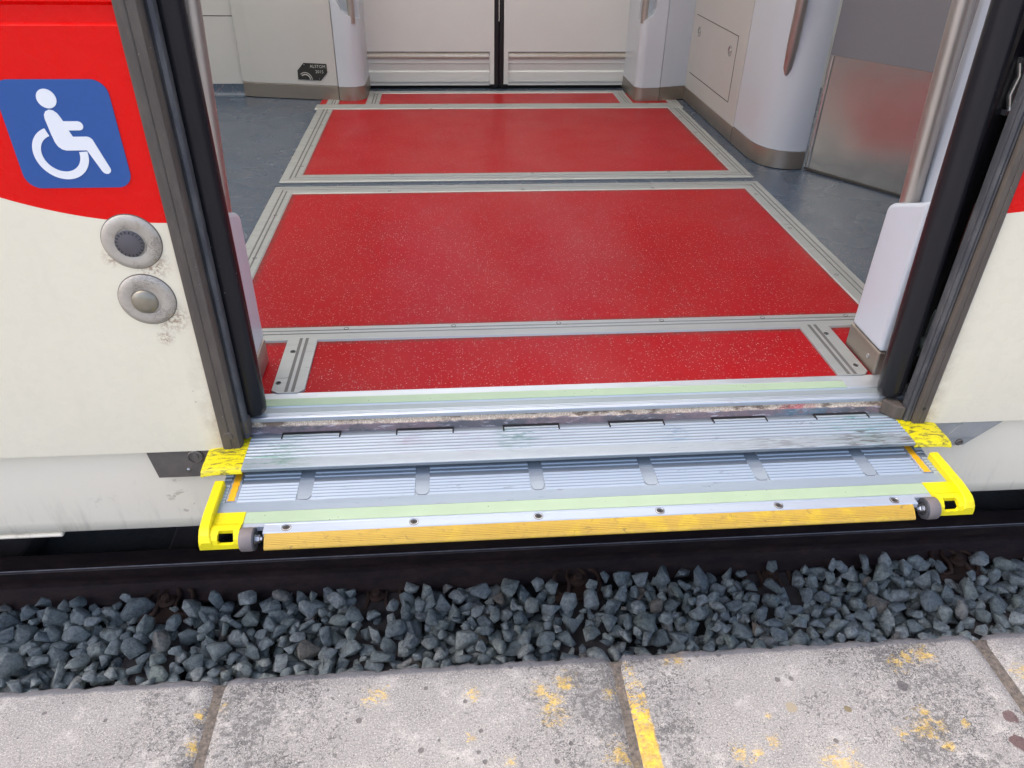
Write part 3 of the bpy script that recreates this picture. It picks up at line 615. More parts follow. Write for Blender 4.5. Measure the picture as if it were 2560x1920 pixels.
build('rubber_block', MB().ext([(.9100, .004), (.9090, .040), (.884, .044), (.876, .036), (.884, .026), (.892, .010)], 'z', -.028, .004), MT['frame'], fr, bevel=.003)
build('rubber_block', MB().ext([(-.3975, .012), (-.3965, .040), (-.404, .046), (-.42, .040), (-.42, .016)], 'z', -.010, .020), MT['frame'], fl, bevel=.002)
build('rivet', MB().lathe((-.430, -.0055, .002), (0, -1, 0), [(.009, 0), (.008, .0022), (.004, .0026)], 20), MT['frame'], fl, smooth=50)
build('rivet', MB().lathe((.940, -.0055, .008), (0, -1, 0), [(.004, 0), (.0035, .0010), (.002, .0012)], 16), MT['dark'], fr, smooth=50)
# sliding door leaves drawn into the wall pockets, with their thick rubber edge tubes
dl_ = build('sliding_door', MB().box(-1.10, -.432, .040, .078, .012, 2.0), MT['dark'], T); dl_['label'] = 'left near door leaf pushed back into its pocket'  # dark colour stands in for the pocket's shade on the leaf
zz = [.010, .016, .030, .2, .4, .75, 1.2, 2.0]
build('edge_seal', MB().tube([(-.393, .060, z) for z in zz], [.020, .0235] + [.0250]*6, 32), MT['seal'], dl_, smooth=60)
build('seal_web', MB().box(-.4345, -.405, .047, .072, .014, 2.0), MT['seal'], dl_)
dr_ = build('sliding_door', MB().box(.995, 1.66, .088, .115, .012, 2.0), MT['dark'], T); dr_['label'] = 'right near door leaf pushed back into its pocket'  # coloured dark for the pocket shade, like the left leaf
build('edge_seal', MB().tube([(.8955 - .041*min(z, 1.2), .052, z) for z in zz], [.020, .0245, .0260, .0260, .0255, .0240, .0235, .023], 32), MT['seal'], dr_, smooth=60)
build('seal_web', MB().ext([(.905, .052), (.925, .062), (.950, .078), (1.0, .085), (1.0, .105), (.95, .095), (.905, .072)], 'z', .014, 2.0), MT['seal'], dr_, smooth=30)
# pocket lining and small mechanism seen in the right pocket
pk = build('door_pocket', MB().box(1.662, 1.68, .02, .128, -.03, 2.03).box(.92, 1.66, .118, .1285, -.02, 2.03), MT['pocket'], T)
build('guide_bracket', MB().ext([(.905, .085), (.965, .080), (.975, .150), (.950, .190), (.935, .165), (.905, .150)], 'y', .074, .084), MT['machine'], pk, bevel=.003)
build('roller', MB().lathe((.945, .066, .120), (0, 1, 0), [(.012, -.012), (.014, -.009), (.014, .003), (.010, .004)], 20), MT['machine'], pk, smooth=40)
b = MB().tube([(.925, .060, .655), (.935, .060, .630), (.930, .060, .600), (.940, .060, .575)], .007, 12); b.box(.920, .95, .050, .066, .650, .658); b.box(.925, .955, .050, .066, .568, .576)
build('hinge_fork', b, MT['steel'], pk, smooth=40)
b = MB().ext([(.905, .28), (.985, .34), (.985, .43), (.915, .38)], 'y', .078, .082); b.ext([(.905, .20), (.985, .24), (.985, .315), (.905, .26)], 'y', .080, .084)
build('brown_plate', b, MT['pocket'], pk)
for x0, x1 in ((-5.5, -1.68), (1.68, 5.5)):
    b = MB().box(x0, x1, .13, .27, -.03, .90).box(x0, x1, .13, .27, 1.80, 2.2)
    build('inner_side_wall', b, MT['wall'], T)
build('inner_side_wall', MB().box(-1.68, -.52, .13, .27, -.03, 2.2), MT['wall'], T)
build('inner_side_wall', MB().box(1.02, 1.68, .13, .27, -.03, 2.2), MT['wall'], T)

# near door posts: wide foot, handrail standing on its sloped top, kick plate
def near_post(sg, xf, xr, label):
    o = lambda d: xf + sg*d
    low = [(.131, .058), (.262, .058), (.262, .325), (.258, .337), (.245, .346), (.160, .378), (.131, .392)]
    b = MB().ext(low, 'x', xf, xf + sg*.060)
    p = build('door_post', b, MT['post'], T, bevel=.009, seg=4, smooth=40); p['label'] = label
    build('back_panel', MB().box(min(xr, xr+sg*.05), max(xr, xr+sg*.05), .131, .245, .30, 2.1), MT['post'], p, bevel=.006, smooth=40)
    build('kick_plate', MB().box(min(o(-.0008), o(.060)), max(o(-.0008), o(.060)), .1295, .2635, .001, .0575), MT['kick'], p, bevel=.004)
    build('screw', MB().lathe((o(-.0010), .165, .030), (-sg, 0, 0), [(.0055, 0), (.005, .0015), (.0025, .002), (.002, .001)], 18), MT['bolt'], p)
    xb = xf + sg*.027
    build('handrail', MB().tube([(xb - sg*.047*(z-.335), .232, z) for z in (.325, .36, .6, .9, 1.4, 1.9)], .0185, 28), MT['tube'], p, smooth=60)
    return p
near_post(1, .900, .944, 'white post with satin handrail on the right of the doorway')
near_post(-1, -.404, -.442, 'white post with handrail on the left of the doorway')

# floor
b = MB().box(-5.45, 5.45, .10, 2.84, -.05, -.003); fg = build('floor', b, MT['grey'], T); fg['label'] = 'grey speckled floor'
def redp(x0, x1, y0, y1): return build('red_floor_panel', MB().box(x0, x1, y0, y1, -.0029, .0004), MT['red'], fg)
redp(-.520, 1.023, .404, 1.315); redp(-.514, 1.031, 1.506, 2.420); redp(-.585, 1.095, .129, .340); redp(-.585, 1.110, 2.504, 2.718)
def strip(name, axis, a0, a1, c0, c1, k0=0., k1=0., h=.0035, mirror=False, gr=((.42, .50), (.64, .72))):
    w = c1-c0; u = lambda t: c0 + w*(1-t if mirror else t)
    top = [(0, .0008), (.05, h)]
    for g0, g1 in gr: top += [(g0, h), (g0+.01, h-.0016), (g1-.01, h-.0016), (g1, h)]
    top += [(.95, h), (1, .0008)]
    p = [(u(t_), z) for t_, z in top] + [(u(1), -.0028), (u(0), -.0028)]
    o = build(name, MB().ext(p, axis, a0, a1, k0, k1), MT['trim'], fg)
    for g0, g1 in gr:                                                # dark ribbed inlay lying in the groove
        q0, q1 = sorted((u(g0+.012), u(g1-.012))); s0, s1 = a0 + .004, a1 - .004
        s0 = a0 + k0*((q0+q1)/2 - p[0][0]); s1 = a1 + k1*((q0+q1)/2 - p[0][0])
        P = [(q0, h-.0015), (q1, h-.0015), (q1, h-.0009), (q0, h-.0009)]
        build('groove_inlay', MB().ext(P, axis, s0, s1), MT['groove'], fg)
    return o
def screws(pts, z=.0037):
    for (x, y) in pts: build('screw', MB().lathe((x, y, z-.001), (0, 0, 1), [(.0060, 0), (.0060, .0011), (.0045, .0014), (.0035, .0004), (.001, .0004)], 18), MT['groove'], fg)
# near panel frame
strip('floor_trim', 'y', .404, 1.383, -.586, -.520, 0, -1.0); strip('floor_trim', 'y', .404, 1.3145, 1.023, 1.093, 0, 1.0)
strip('floor_trim', 'x', -.586, 1.093, 1.383, 1.315, -1.0, 1.0, gr=((.20, .27), (.45, .52)))
strip('floor_trim', 'x', -.60, 1.10, .405, .340, h=.0042, gr=((.26, .33), (.48, .55)))
# far panel frame
strip('floor_trim', 'y', 1.430, 2.418, -.584, -.514, 1.0, 0); strip('floor_trim', 'y', 1.500, 2.418, 1.031, 1.097, -1.0, 0)
strip('floor_trim', 'x', -.584, 1.097, 1.430, 1.506, 1.0, -1.0, gr=((.30, .36), (.55, .62)))
strip('floor_trim', 'x', -.595, 1.105, 2.505, 2.420, h=.0042, gr=((.45, .49),))
strip('floor_trim', 'y', 2.506, 2.60, -.556, -.500); strip('floor_trim', 'y', 2.506, 2.566, 1.058, 1.112)
strip('floor_trim', 'y', 2.506, 2.718, -.375, -.312); strip('floor_trim', 'y', 2.506, 2.718, .827, .888)
strip('floor_trim', 'x', -.375, .888, 2.762, 2.718, gr=((.45, .52),))
# short chamfered bars by the sill
def bar(x0, x1, mir):
    w = x1-x0; c = .22*w; yb, yt = .127, .352
    P = [(x0+c*(not mir), yb), (x1-c*.9, yb), (x1, yb+c*.9), (x1, yt-c), (x1-c, yt), (x0+c, yt), (x0, yt-c), (x0, yb+c*.8)]
    o = build('short_floor_trim', MB().ext(P, 'z', .0005, .0062), MT['trim'], fg, bevel=.0008)
    for t0, t1 in ((.40, .50), (.60, .70)):
        f = (lambda t: x0+w*(1-t)) if mir else (lambda t: x0+w*t)
        a, c2 = sorted((f(t0), f(t1))); build('groove_inlay', MB().box(a, c2, yb+.004, yt-.004, .0060, .0065), MT['groove'], fg)
    return o
bar(-.376, -.309, False); bar(.822, .894, True)
screws([(-.356, .290), (-.366, .165), (.872, .305), (.878, .165)], .0068)
screws([(x, .392) for x in (-.25, .0, .25, .50, .75, .96)], .0042); screws([(x, 2.492) for x in (-.30, .0, .3, .6, .95)], .0042)
screws([(1.040, y) for y in (.62, .95, 1.25)] + [(-.540, y) for y in (.80, 1.12)] + [(-.530, y) for y in (1.6, 1.85, 2.15, 2.35)] + [(1.046, y) for y in (1.7, 2.0, 2.25)] + [(x, 1.325) for x in (-.2, .25, .7)] + [(x, 1.497) for x in (-.2, .3, .8)])

# door sill
sl_ = build('door_sill', MB().ext([(.129, -.0028), (.129, .0040), (.110, .0042), (.0835, .0035), (.0825, .0010), (.0810, .0010), (.0800, .0018), (.0620, .0018), (.0610, .0034), (.0590, .0034), (.0585, .0020), (.0570, .0020), (.0565, .0034), (.0545, .0034), (.0540, .0020), (.0525, .0020), (.0520, .0034), (.0470, .0034), (.0450, .0020), (.0450, -.0060), (.0560, -.0065), (.0560, -.020), (.129, -.020)], 'x', -.47, 1.00), MT['alu'], T)
build('glow_strip', MB().box(-.388, .822, .0840, .1085, .0030, .0048), MT['glow'], sl_)
build('stained_channel', MB().box(-.46, .99, .0622, .0798, .0012, .0023), MT['dirtstrip'], sl_)
build('grimy_edge', MB().ext([(.0555, -.0062), (.0500, -.0080), (.0470, -.0165), (.0440, -.0185), (.0400, -.0330), (.0400, -.0600), (.0700, -.0600), (.0700, -.0062)], 'x', -.440, .950), MT['sill'], sl_)

# fixed upper tread
z0 = -.030
def tread_prof():
    P = [(.0395, z0-.012), (.0395, z0-.001), (.0325, z0+.0004), (.0265, z0)]
    def ridge(y, w=.0030, h=.0024): return [(y+.0022, z0), (y+.0012, z0+h), (y-.0002, z0+h), (y-.0032, z0)]
    for y in (.0215, .0120, .0030, -.0065, -.0160, -.0255, -.0345): P += ridge(y)
    y = -.0390
    while y > -.0640: P += [(y, z0+.0018), (y-.0023, z0+.0018), (y-.0024, z0+.0004), (y-.0032, z0+.0004)]; y -= .0033
    P += [(-.0650, z0+.0016), (-.0675, z0+.0014), (-.0685, z0), (-.0685, z0-.0055), (-.060, z0-.012)]
    return P
tr = build('upper_tread', MB().ext(tread_prof(), 'x', -.399, .900), MT['tread'], T)
for c in (-.2835, -.062, .1495, .3635, .5775, .793):
    b = MB(); a0, a1 = c-.0565, c+.0545
    b.box(a0-.0015, a1+.0015, .0338, .0385, z0-.012, z0+.0022); b.box(a0-.0015, a0+.0015, .0195, .0337, z0-.002, z0+.0026); b.box(a1-.0015, a1+.0015, .0195, .0337, z0-.002, z0+.0026)
    build('hinge_gap', b, MT['dark'], tr)
    build('hinge_knuckle', MB().ext([(.0333, z0-.004), (.0333, z0+.0008), (.0300, z0+.0018), (.0265, z0+.0016), (.0265, z0-.004)], 'x', a0+.0014, a1-.0014), MT['tread'], tr)
def end_cap(sg, xi, xo, label):
    p = [(.030, z0-.010), (.030, z0+.0006), (.012, z0+.0016), (-.050, z0+.0016), (-.062, z0), (-.0675, z0-.004), (-.0690, z0-.009), (-.060, z0-.009)]
    b = MB(); n = 14; rows = []
    for i in range(n+1):
        t = i/n; x = xi + (xo-xi)*t; drop = -.004*max(0, (t-.6)/.4)**2
        rows.append([b.bm.verts.new((x, y, z + drop - .0012*t)) for y, z in p])
    for a, c in zip(rows, rows[1:]):
        for k in range(len(p)): b.bm.faces.new((a[k], a[(k+1) % len(p)], c[(k+1) % len(p)], c[k]))
    b.bm.faces.new(rows[0]); b.bm.faces.new(rows[-1][::-1])
    o = build('tread_end_cap', b, MT['yellow_dirty'], T, smooth=40); o['label'] = label; return o
end_cap(-1, -.3992, -.474, 'scuffed yellow end cap at the left end of the fixed tread'); end_cap(1, .9002, .979, 'blackened yellow end cap at the right end of the fixed tread')

# extending step
S_ = build('sliding_step', MB().box(-.430, .932, -.178, .02, -.078, -.0635).box(-.339, .838, -.2025, -.1781, -.078, -.0640), MT['lip'], T, bevel=.0015); S_['label'] = 'ribbed aluminium step pushed out from under the door'
zs = -.0625
slots = [-.283 + .2155*k for k in range(6)]
edges = [(-.4015, slots[0]-.0135)] + [(slots[k]+.0135, slots[k+1]-.0135) for k in range(5)] + [(slots[5]+.0135, .8965)]
edges = [(-.436, -.4225)] + edges + [(.9185, .934)]
b = MB()
def ridges(b, x0, x1, cut=0.):
    pr = [(-.0385, zs+.0038), (-.0400, zs+.0042), (-.0480, zs+.0040), (-.0500, zs+.0016), (-.0585, zs+.0034), (-.0600, zs+.0008)]
    P = [(-.0250, zs-.0008), (-.0250, zs+.0036)] + [(y, z-.0008) for y, z in pr]
    for y in (-.0760, -.0845, -.0930, -.1015, -.1100, -.1185): P += [(y+.0024, zs), (y+.0014, zs+.0026), (y+.0002, zs+.0030), (y-.0040, zs)]
    P += [(-.1225, zs), (-.1225, zs-.0008)]
    b.ext(P, 'x', x0, x1)
for x0, x1 in edges: ridges(b, x0, x1)
P = [(-.1228, zs-.0008), (-.1228, zs+.0010)]; y = -.1235
while y > -.1470: P += [(y, zs+.0022), (y-.0016, zs+.0022), (y-.0017, zs+.0010), (y-.0025, zs+.0010)]; y -= .0026
P += [(-.1492, zs+.0022), (-.1496, zs-.0008)]
b.ext(P, 'x', -.432, .932)
build('ribbed_surface', b, MT['slide'], S_, smooth=20)
for x in slots:
    P = [(x-.0133, -.024), (x-.0133, -.108)] + [(x-.0100, -.1165), (x-.0065, -.1200), (x+.0065, -.1200), (x+.0100, -.1165)] + [(x+.0133, -.108), (x+.0133, -.024)]
    build('flat_slot', MB().ext(P, 'z', -.0640, -.0617), MT['slide'], S_)
    build('slot_seam', MB().box(x-.0128, x+.0128, -.0640, -.0632, -.0616, -.0611), MT['lip'], S_)
build('glow_strip', MB().box(-.3775, .8775, -.1790, -.1500, -.0634, -.0600), MT['glow'], S_)
for xa in (-.412, .9075):
    b = MB(); n = 9
    for (ya, yb) in ((-.030, -.0585), (-.0600, -.1180)):
        m_ = int((ya-yb)/.0065); L = []; R = []
        for k in range(m_+1):
            y = ya + (yb-ya)*k/m_; w = .0052 if k % 2 else .0066; L.append((xa-w, y)); R.append((xa+w, y))
        b.ext(L + R[::-1], 'z', -.0634, -.0598)
    build('scale_strip', b, MT['amber'], S_)
    build('strip_bed', MB().box(xa-.0095, xa+.0095, -.1190, -.026, -.0634, -.0610), MT['lip'], S_)
P = [(-.1792, -.0634), (-.1792, -.0606), (-.1820, -.0602), (-.1838, -.0612), (-.1850, -.0602), (-.2020, -.0606), (-.2035, -.0620), (-.2035, -.0700), (-.1792, -.0700)]
build('front_lip', MB().ext(P, 'x', -.340, .842), MT['lip'], S_)
build('lip_end', MB().box(-.3775, -.3402, -.1880, -.1792, -.0700, -.0604).box(.8422, .8775, -.1880, -.1792, -.0700, -.0604), MT['lip'], S_)
P = [(-.2036, -.0700), (-.2036, -.0622)]; n = 8
for k in range(n):
    y0_, z0_ = -.2040 - .0022*k, -.0622 - .0010*k - .00010*k*k; P += [(y0_, z0_), (y0_-.0014, z0_-.0006), (y0_-.0016, z0_-.0013), (y0_-.0021, z0_-.0013)]
P += [(-.2225, -.0765), (-.2243, -.0790), (-.2240, -.0820), (-.2210, -.0820), (-.2190, -.0790), (-.2050, -.0710)]
build('yellow_nosing', MB().ext(P, 'x', -.337, .832), MT['nose'], S_)
for x in [-.301 + .2205*k for k in range(6)]:
    build('bolt_recess', MB().lathe((x, -.1925, -.0610), (0, 0, 1), [(.0084, 0), (.0084, .0009)], 28), MT['seam'], S_)
    bt = build('bolt', MB().lathe((x, -.1925, -.0606), (0, 0, 1), [(.0078, 0), (.0078, .0009), (.0066, .0012), (.0060, .0004), (.0030, .0004)], 24), MT['bolt'], S_)
    build('bolt_socket', MB().lathe((x, -.1925, -.0602), (0, 0, 1), [(.0030, 0), (.0028, .0003)], 6), MT['black'], S_)
def bracket(sg, name_label):
    m = lambda x: x if sg < 0 else .500 - x                        # mirrored about the middle of the step
    p = [(-.150, -.0700), (-.150, -.0590), (-.178, -.0590), (-.188, -.0545), (-.199, -.0535), (-.209, -.0560), (-.2150, -.0620), (-.2180, -.0700), (-.2185, -.0800), (-.2155, -.0805), (-.2135, -.0740), (-.2100, -.0660), (-.200, -.0610), (-.185, -.0640), (-.180, -.0680)]
    b = MB(); b.ext(p, 'x', m(-.445), m(-.378))
    o = build('yellow_bracket', b, MT['yellow'], S_); 
    hx = (m(-.387), m(-.414)); hx = (min(hx), max(hx))
    cut(o, MB().ext([(y, z) for y, z in ((hx[0]+.003, -.0705), (hx[0], -.0675), (hx[0], -.057), (hx[0]+.005, -.046), (hx[1]-.005, -.046), (hx[1], -.057), (hx[1], -.0675), (hx[1]-.003, -.0705))], 'y', -.24, -.2000))
    arm = MB(); path = [(-.078, .0), (-.120, .0), (-.165, .0), (-.185, .002), (-.200, .006), (-.211, .012), (-.2185, .022)]
    xs_ = [-.4385, -.4385, -.4380, -.4372, -.4365, -.4350, -.4320]; wid = [.0090]*4 + [.0092, .0095, .0090]; top = [-.046, -.046, -.046, -.047, -.049, -.054, -.064]; bot = [-.066, -.068, -.070, -.076, -.080, -.080, -.080]
    rows = []
    for (y, _), x, w, zt, zb in zip(path, xs_, wid, top, bot):
        rows.append([arm.bm.verts.new((m(x+dx), y, z)) for dx, z in ((-w, zb), (-w, zt-.002), (-w+.002, zt), (w-.002, zt), (w, zt-.002), (w, zb))])
    for a, c in zip(rows, rows[1:]):
        for k in range(6): arm.bm.faces.new((a[k], a[(k+1) % 6], c[(k+1) % 6], c[k]))
    arm.bm.faces.new(rows[0]); arm.bm.faces.new(rows[-1][::-1])
    build('bracket_arm', arm, MT['yellow'], S_, smooth=28)
    x = m(-.3775); d = -sg
    build('roller', MB().lathe((x, -.2050, -.0725), (-sg, 0, 0), [(.0190, 0), (.0205, .002), (.0208, .017), (.0200, .022)], 40), MT['roller'], S_, smooth=40)
    build('roller_side', MB().lathe((x - sg*.0200, -.2050, -.0725), (-sg, 0, 0), [(.0198, .002), (.0190, .0045), (.012, .0045), (.011, .0020)], 40), MT['roller_dark'], S_, smooth=30)
    build('washer', MB().lathe((x - sg*.0220, -.2050, -.0725), (-sg, 0, 0), [(.0100, 0), (.0100, .0035)], 28), MT['bolt'], S_)
    build('axle_nut', MB().lathe((x - sg*.0255, -.2050, -.0725), (-sg, 0, 0), [(.0072, 0), (.0072, .0060), (.0062, .0068), (.0040, .0068), (.0040, .0105), (.0028, .0110)], 6), MT['bolt'], S_)
    return o
bracket(-1, ''); bracket(1, '')

# far side of the vestibule
Yd = 2.84
fd = []
for sg in (-1, 1):
    c = .266; X = lambda d: c + sg*d
    def bx(b, d0, d1, y0, y1, z_0, z_1): return b.box(min(X(d0), X(d1)), max(X(d0), X(d1)), y0, y1, z_0, z_1)
    b = MB(); bx(b, .024, .72, Yd-.012, Yd+.03, .172, .80); bx(b, .024, .12, Yd-.0118, Yd+.03, .801, 1.80); bx(b, .62, .72, Yd-.0118, Yd+.03, .801, 1.80); bx(b, .024, .72, Yd-.012, Yd+.03, 1.801, 2.05)
    bx(b, .024, .046, Yd-.0119, Yd+.03, .020, .1719)
    d = build('sliding_door', b, MT['door'], T); d['label'] = 'closed %s leaf of the far doors' % ('left' if sg < 0 else 'right')
    b = MB().ext([(Yd-.004, .1715), (Yd-.004, .118), (Yd-.001, .112), (Yd+.004, .082), (Yd-.003, .076), (Yd-.003, .030), (Yd+.002, .028), (Yd+.002, .012), (Yd+.03, .012), (Yd+.03, .1715)], 'x', min(X(.0465), X(.72)), max(X(.0465), X(.72)))
    build('lower_panel', b, MT['door'], d)
    b = MB().ext([(Yd-.0045, .166), (Yd-.013, .160), (Yd-.015, .150), (Yd-.011, .141), (Yd-.0045, .140)], 'x', min(X(.050), X(.72)), max(X(.050), X(.72)))
    build('steel_ledge', b, MT['ledge'], d, smooth=30)
    b = MB(); bx(b, .047, .72, Yd-.0060, Yd-.002, .1690, .1714); build('dark_joint', b, MT['seam'], d)
    b = MB(); bx(b, .12, .62, Yd+.006, Yd+.012, .80, 1.80); build('window_pane', b, MT['glass'], d)
    b = MB(); bx(b, .0012, .0235, Yd-.010, Yd+.02, .006, 2.05); bx(b, .010, .040, Yd-.014, Yd-.004, .002, .0195); build('edge_seal', b, MT['seal'], d, bevel=.003)
build('door_track_light_stop', MB().box(-.46, 1.00, 2.763, 2.871, -.03, -.012).box(-.46, 1.00, 2.8715, 2.899, -.03, .30), MT['black'], T)  # track, plus an upright box added to block sky light leaking under the doors
build('inner_side_wall', MB().box(-.45, .98, 2.90, 2.93, -.03, -.005).box(-.46, .99, 2.80, 2.93, 2.051, 2.2), MT['wall'], T)
# far left wall and the panel that leans out to the post
b = MB().box(-5.45, -.955, 2.705, 2.93, .052, .342).box(-5.45, -.955, 2.705, 2.93, .3465, .80).box(-5.45, -4.5, 2.705, 2.93, .801, 2.2).box(-1.15, -.955, 2.705, 2.93, .801, 2.2).box(-4.5, -1.15, 2.705, 2.93, 1.75, 2.2).box(-5.45, -.955, 2.712, 2.93, -.01, .3469)
lw = build('inner_side_wall', b, MT['wall'], T)
build('window_pane', MB().box(-4.5, -1.15, 2.85, 2.856, .80, 1.75), MT['glass'], lw)
build('coved_skirting', MB().ext([(2.711, -.0031), (2.680, -.0025), (2.692, .004), (2.699, .016), (2.7005, .052), (2.711, .052)], 'x', -5.45, -.958), MT['grey'], fg, smooth=40)
build('wall_seam', MB().box(-5.4, -.960, 2.708, 2.711, .3422, .3463), MT['seam'], lw)
F_ = [(-.956, 2.86), (-.956, 2.690), (-.895, 2.668), (-.502, 2.589), (-.502, 2.86)]
lp = build('slanted_wall_panel', MB().ext(F_, 'z', .063, 2.15), MT['wall'], T, bevel=.004); lp['label'] = 'slanted pale panel with a small black plate, left of the far doors'
Fk = [(-.957, 2.86), (-.957, 2.688), (-.896, 2.665), (-.502, 2.586), (-.502, 2.86)]
build('kick_plate', MB().ext(Fk, 'z', .0005, .0625), MT['kick'], lp, bevel=.001)
Fp = [(-.499, 2.86), (-.499, 2.586)] + [(-.470, 2.580)] + arc(-.445, 2.645, .066, -95, -5, 10) + [(-.378, 2.70), (-.378, 2.86)]
pp = build('door_post', MB().ext(Fp, 'z', .062, 2.15), MT['post'], T, smooth=40); pp['label'] = 'rounded white post with recessed handle, left of the far doors'
build('kick_plate', MB().ext([(x+.0015*(1 if x > -.45 else 0), y-.002) for x, y in Fp], 'z', .0006, .0610), MT['kick'], pp, smooth=40)
cut(pp, MB().ext([(-.470, .48), (-.470, .425), (-.455, .385), (-.405, .352), (-.380, .346), (-.330, .346), (-.330, 1.7), (-.470, 1.7)], 'y', 2.50, 2.635))
build('handrail', MB().tube([(-.412, 2.602, z) for z in (.330, .8, 1.5, 1.75)], .0155, 20), MT['tube'], pp, smooth=60)
# maker's plate on the slanted panel: built on a small frame of its own
ta = math.atan2(2.589-2.668, -.502+.895); U = Vector((math.cos(ta), math.sin(ta), 0)); Nn = Vector((math.sin(ta), -math.cos(ta), 0)); O0 = Vector((-.593, 2.6073, .118))
def onp(u, v, d=0.): return O0 + U*u + Vector((0, 0, v)) + Nn*d
OUT = [(-.095, -.030), (.014, -.031), (.048, .005), (.048, .042), (-.060, .043), (-.0935, .009)]
mb = MB(); n = len(OUT); mb.raw([tuple(onp(a, c, .0002)) for a, c in OUT] + [tuple(onp(a, c, .0030)) for a, c in OUT], [tuple(range(n)), tuple(range(2*n-1, n-1, -1))] + [(i, (i+1) % n, n+(i+1) % n, n+i) for i in range(n)])
build('maker_plate', mb, MT['black'], lp)
mb = MB()
for r0, r1_ in ((.030, .033), (.0205, .0255)):
    A = [onp(-.058 + r*math.cos(math.radians(a)), -.030 + r*math.sin(math.radians(a)), .0034) for r, rng in ((r1_, range(0, 136, 5)), (r0, range(135, -1, -5))) for a in rng]
    mb.raw([tuple(p) for p in A], [(k, k+1, len(A)-2-k, len(A)-1-k) for k in range(len(A)//2-1)])
build('plate_emblem', mb, MT['print'], lp)
mb = MB()
for a, c in ((-.058, .036), (.008, -.024)):
    mb.lathe(tuple(onp(a, c, .003)), tuple(Nn), [(.0028, 0), (.0024, .0012), (.001, .0014)], 12)
build('rivet', mb, MT['bolt'], lp)
def text(s, size, u, v, parent):
    cu = bpy.data.curves.new('text', 'FONT'); cu.body = s; cu.size = size; cu.align_x = 'CENTER'; cu.extrude = .0001; cu.resolution_u = 2; cu.space_character = 1.05
    to = bpy.data.objects.new('text', cu); COL.objects.link(to); bpy.context.view_layer.update()
    me = bpy.data.meshes.new_from_object(to.evaluated_get(bpy.context.evaluated_depsgraph_get()))
    bpy.data.objects.remove(to)
    b = MB(); b.bm.from_mesh(me)
    for q in b.bm.verts: p = onp(u+q.co.x, v+q.co.y, .0035+q.co.z); q.co = p
    build('plate_lettering', b, MT['print'], parent)
text('ALSTOM', .0190, .006, .0235, lp); text('2015', .0190, .012, .0010, lp)
# far right post and side wall of the cabinet
Fr = [(1.018, 2.86), (1.018, 2.556)] + [(.940, 2.552)] + arc(.935, 2.586, .034, -90, -180, 8) + [(.898, 2.66), (.900, 2.86)]
pr_ = build('door_post', MB().ext(Fr, 'z', .061, 2.15), MT['post'], T, smooth=40); pr_['label'] = 'rounded white post with recessed handle, right of the far doors'
build('kick_plate', MB().ext([(x-.0015*(1 if x < .92 else 0), y-.002) for x, y in Fr], 'z', .0006, .0600), MT['kick'], pr_, smooth=40)
cut(pr_, MB().ext([(.962, 1.7), (.962, .400), (.950, .375), (.915, .352), (.888, .348), (.850, .348), (.850, 1.7)], 'y', 2.50, 2.615))
build('handrail', MB().tube([(.914, 2.578, z) for z in (.340, .8, 1.5, 1.75)], .0155, 20), MT['tube'], pr_, smooth=60)
fp = build('post_side_panel', MB().ext([(1.0205, 2.86), (1.0205, 2.557), (1.158, 2.597), (1.158, 2.86)], 'z', .061, 2.15), MT['post'], T, bevel=.003)
build('kick_plate', MB().ext([(1.0205, 2.86), (1.0205, 2.555), (1.158, 2.595), (1.158, 2.86)], 'z', .0006, .0603), MT['kick'], fp)
cw = build('cabinet_wall', MB().box(1.152, 1.40, 1.868, 2.86, .060, 2.15), MT['wall'], T); cw['label'] = 'pale cabinet wall with a locked hatch, right side of the vestibule'
build('kick_plate', MB().box(1.149, 1.40, 1.868, 2.86, .0004, .0595), MT['kick'], cw)
b = MB(); w = .0012
for (ya, yb, za, zb) in ((1.972, 2.545, .381, .3830), (1.972, 2.545, .1320, .1340), (1.970, 1.9718, .132, .383)):
    b.box(1.1505, 1.1521, ya, yb, za, zb)
build('hatch_seam', b, MT['seam'], cw)
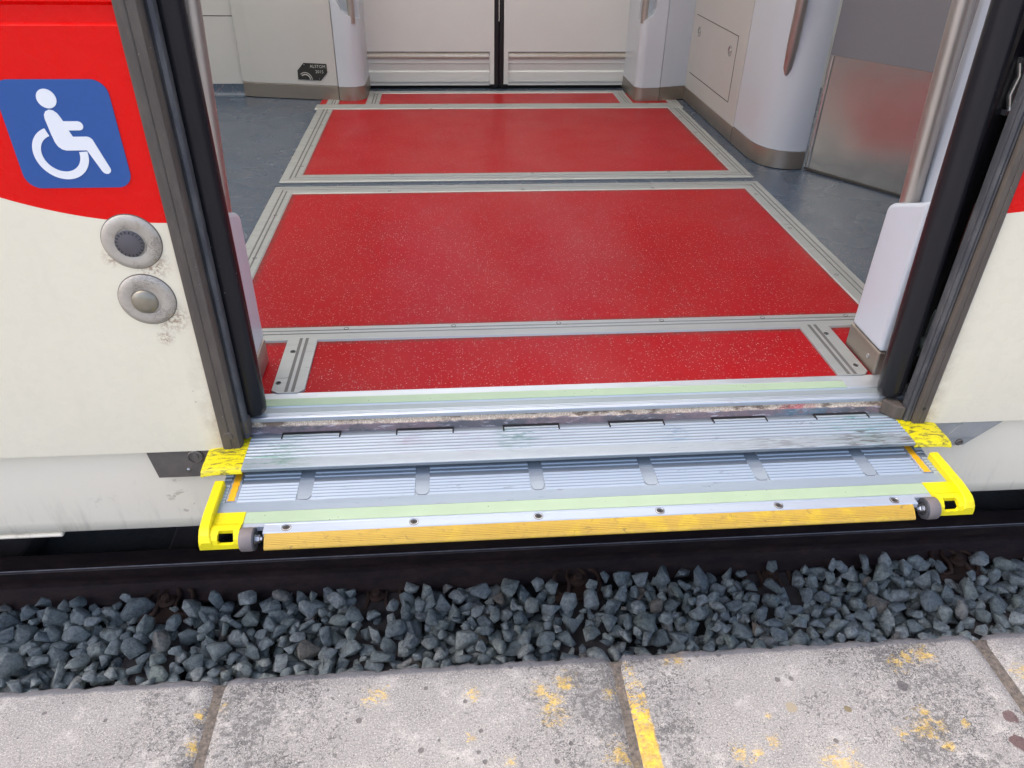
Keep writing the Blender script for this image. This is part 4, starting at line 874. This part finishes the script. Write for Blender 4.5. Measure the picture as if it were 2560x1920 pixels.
for y, z in ((2.481, .320), (2.044, .316)):
    build('hatch_lock', MB().lathe((1.152, y, z), (-1, 0, 0), [(.021, 0), (.021, .002), (.017, .0025), (.014, .0005), (.007, .0005), (.006, .002)], 26), MT['steel'], cw, smooth=30)
Q = [(1.1505, 1.866), (1.1500, 1.70), (1.1520, 1.655), (1.162, 1.605), (1.182, 1.563), (1.212, 1.534), (1.250, 1.519), (1.285, 1.516), (1.312, 1.520), (1.319, 1.532), (1.319, 1.866)]
pi_ = build('rounded_pillar', MB().ext([(x+(.004 if x < 1.3 else 0), y+.003) for x, y in Q], 'z', .064, 2.15), MT['post'], T, smooth=40); pi_['label'] = 'big rounded white pillar with a handrail let into its face'
build('kick_plate', MB().ext(Q, 'z', .0004, .0630), MT['kick'], pi_, smooth=40)
build('handrail', MB().tube([(1.196 - .030*(z-.33)*1.6, 1.560 - .085*(z-.33)*1.6, z) for z in (.322, .345, .42, .75)] + [(1.170, 1.492, 1.2), (1.170, 1.492, 1.8)], [.006, .0150, .0185, .0185, .0185, .0185], 24), MT['tube'], pi_, smooth=60)
# stainless screen and grey wall behind it
A, B_ = Vector((1.3195, 1.520)), Vector((1.700, .985)); nx_ = Vector((A.y-B_.y, B_.x-A.x)).normalized()
def slabxy(name, z_0, z_1, th, mat, off=0., par=None):
    P = [A - nx_*off, B_ - nx_*off, B_ + nx_*th, A + nx_*th]; return build(name, MB().ext([(p.x, p.y) for p in P], 'z', z_0, z_1), mat, par or T)
sc_ = slabxy('steel_screen', .008, .397, .02, MT['steel']); slabxy('grey_upper_panel', .3975, 2.15, .02, MT['screen'], -.0015, sc_); slabxy('base_strip', .0002, .0078, .02, MT['seam'], .004, sc_)
build('corner_roll', MB().tube([(1.327, 1.512, .010), (1.327, 1.512, .396)], .008, 16), MT['steel'], sc_, smooth=60)
build('end_partition', MB().box(1.70, 1.74, .27, .98, 0, 2.15), MT['screen'], T)
build('inner_side_wall', MB().box(1.16, 5.45, 2.87, 2.93, -.01, .80).box(1.16, 5.45, 2.87, 2.93, 1.80, 2.2), MT['wall'], T)
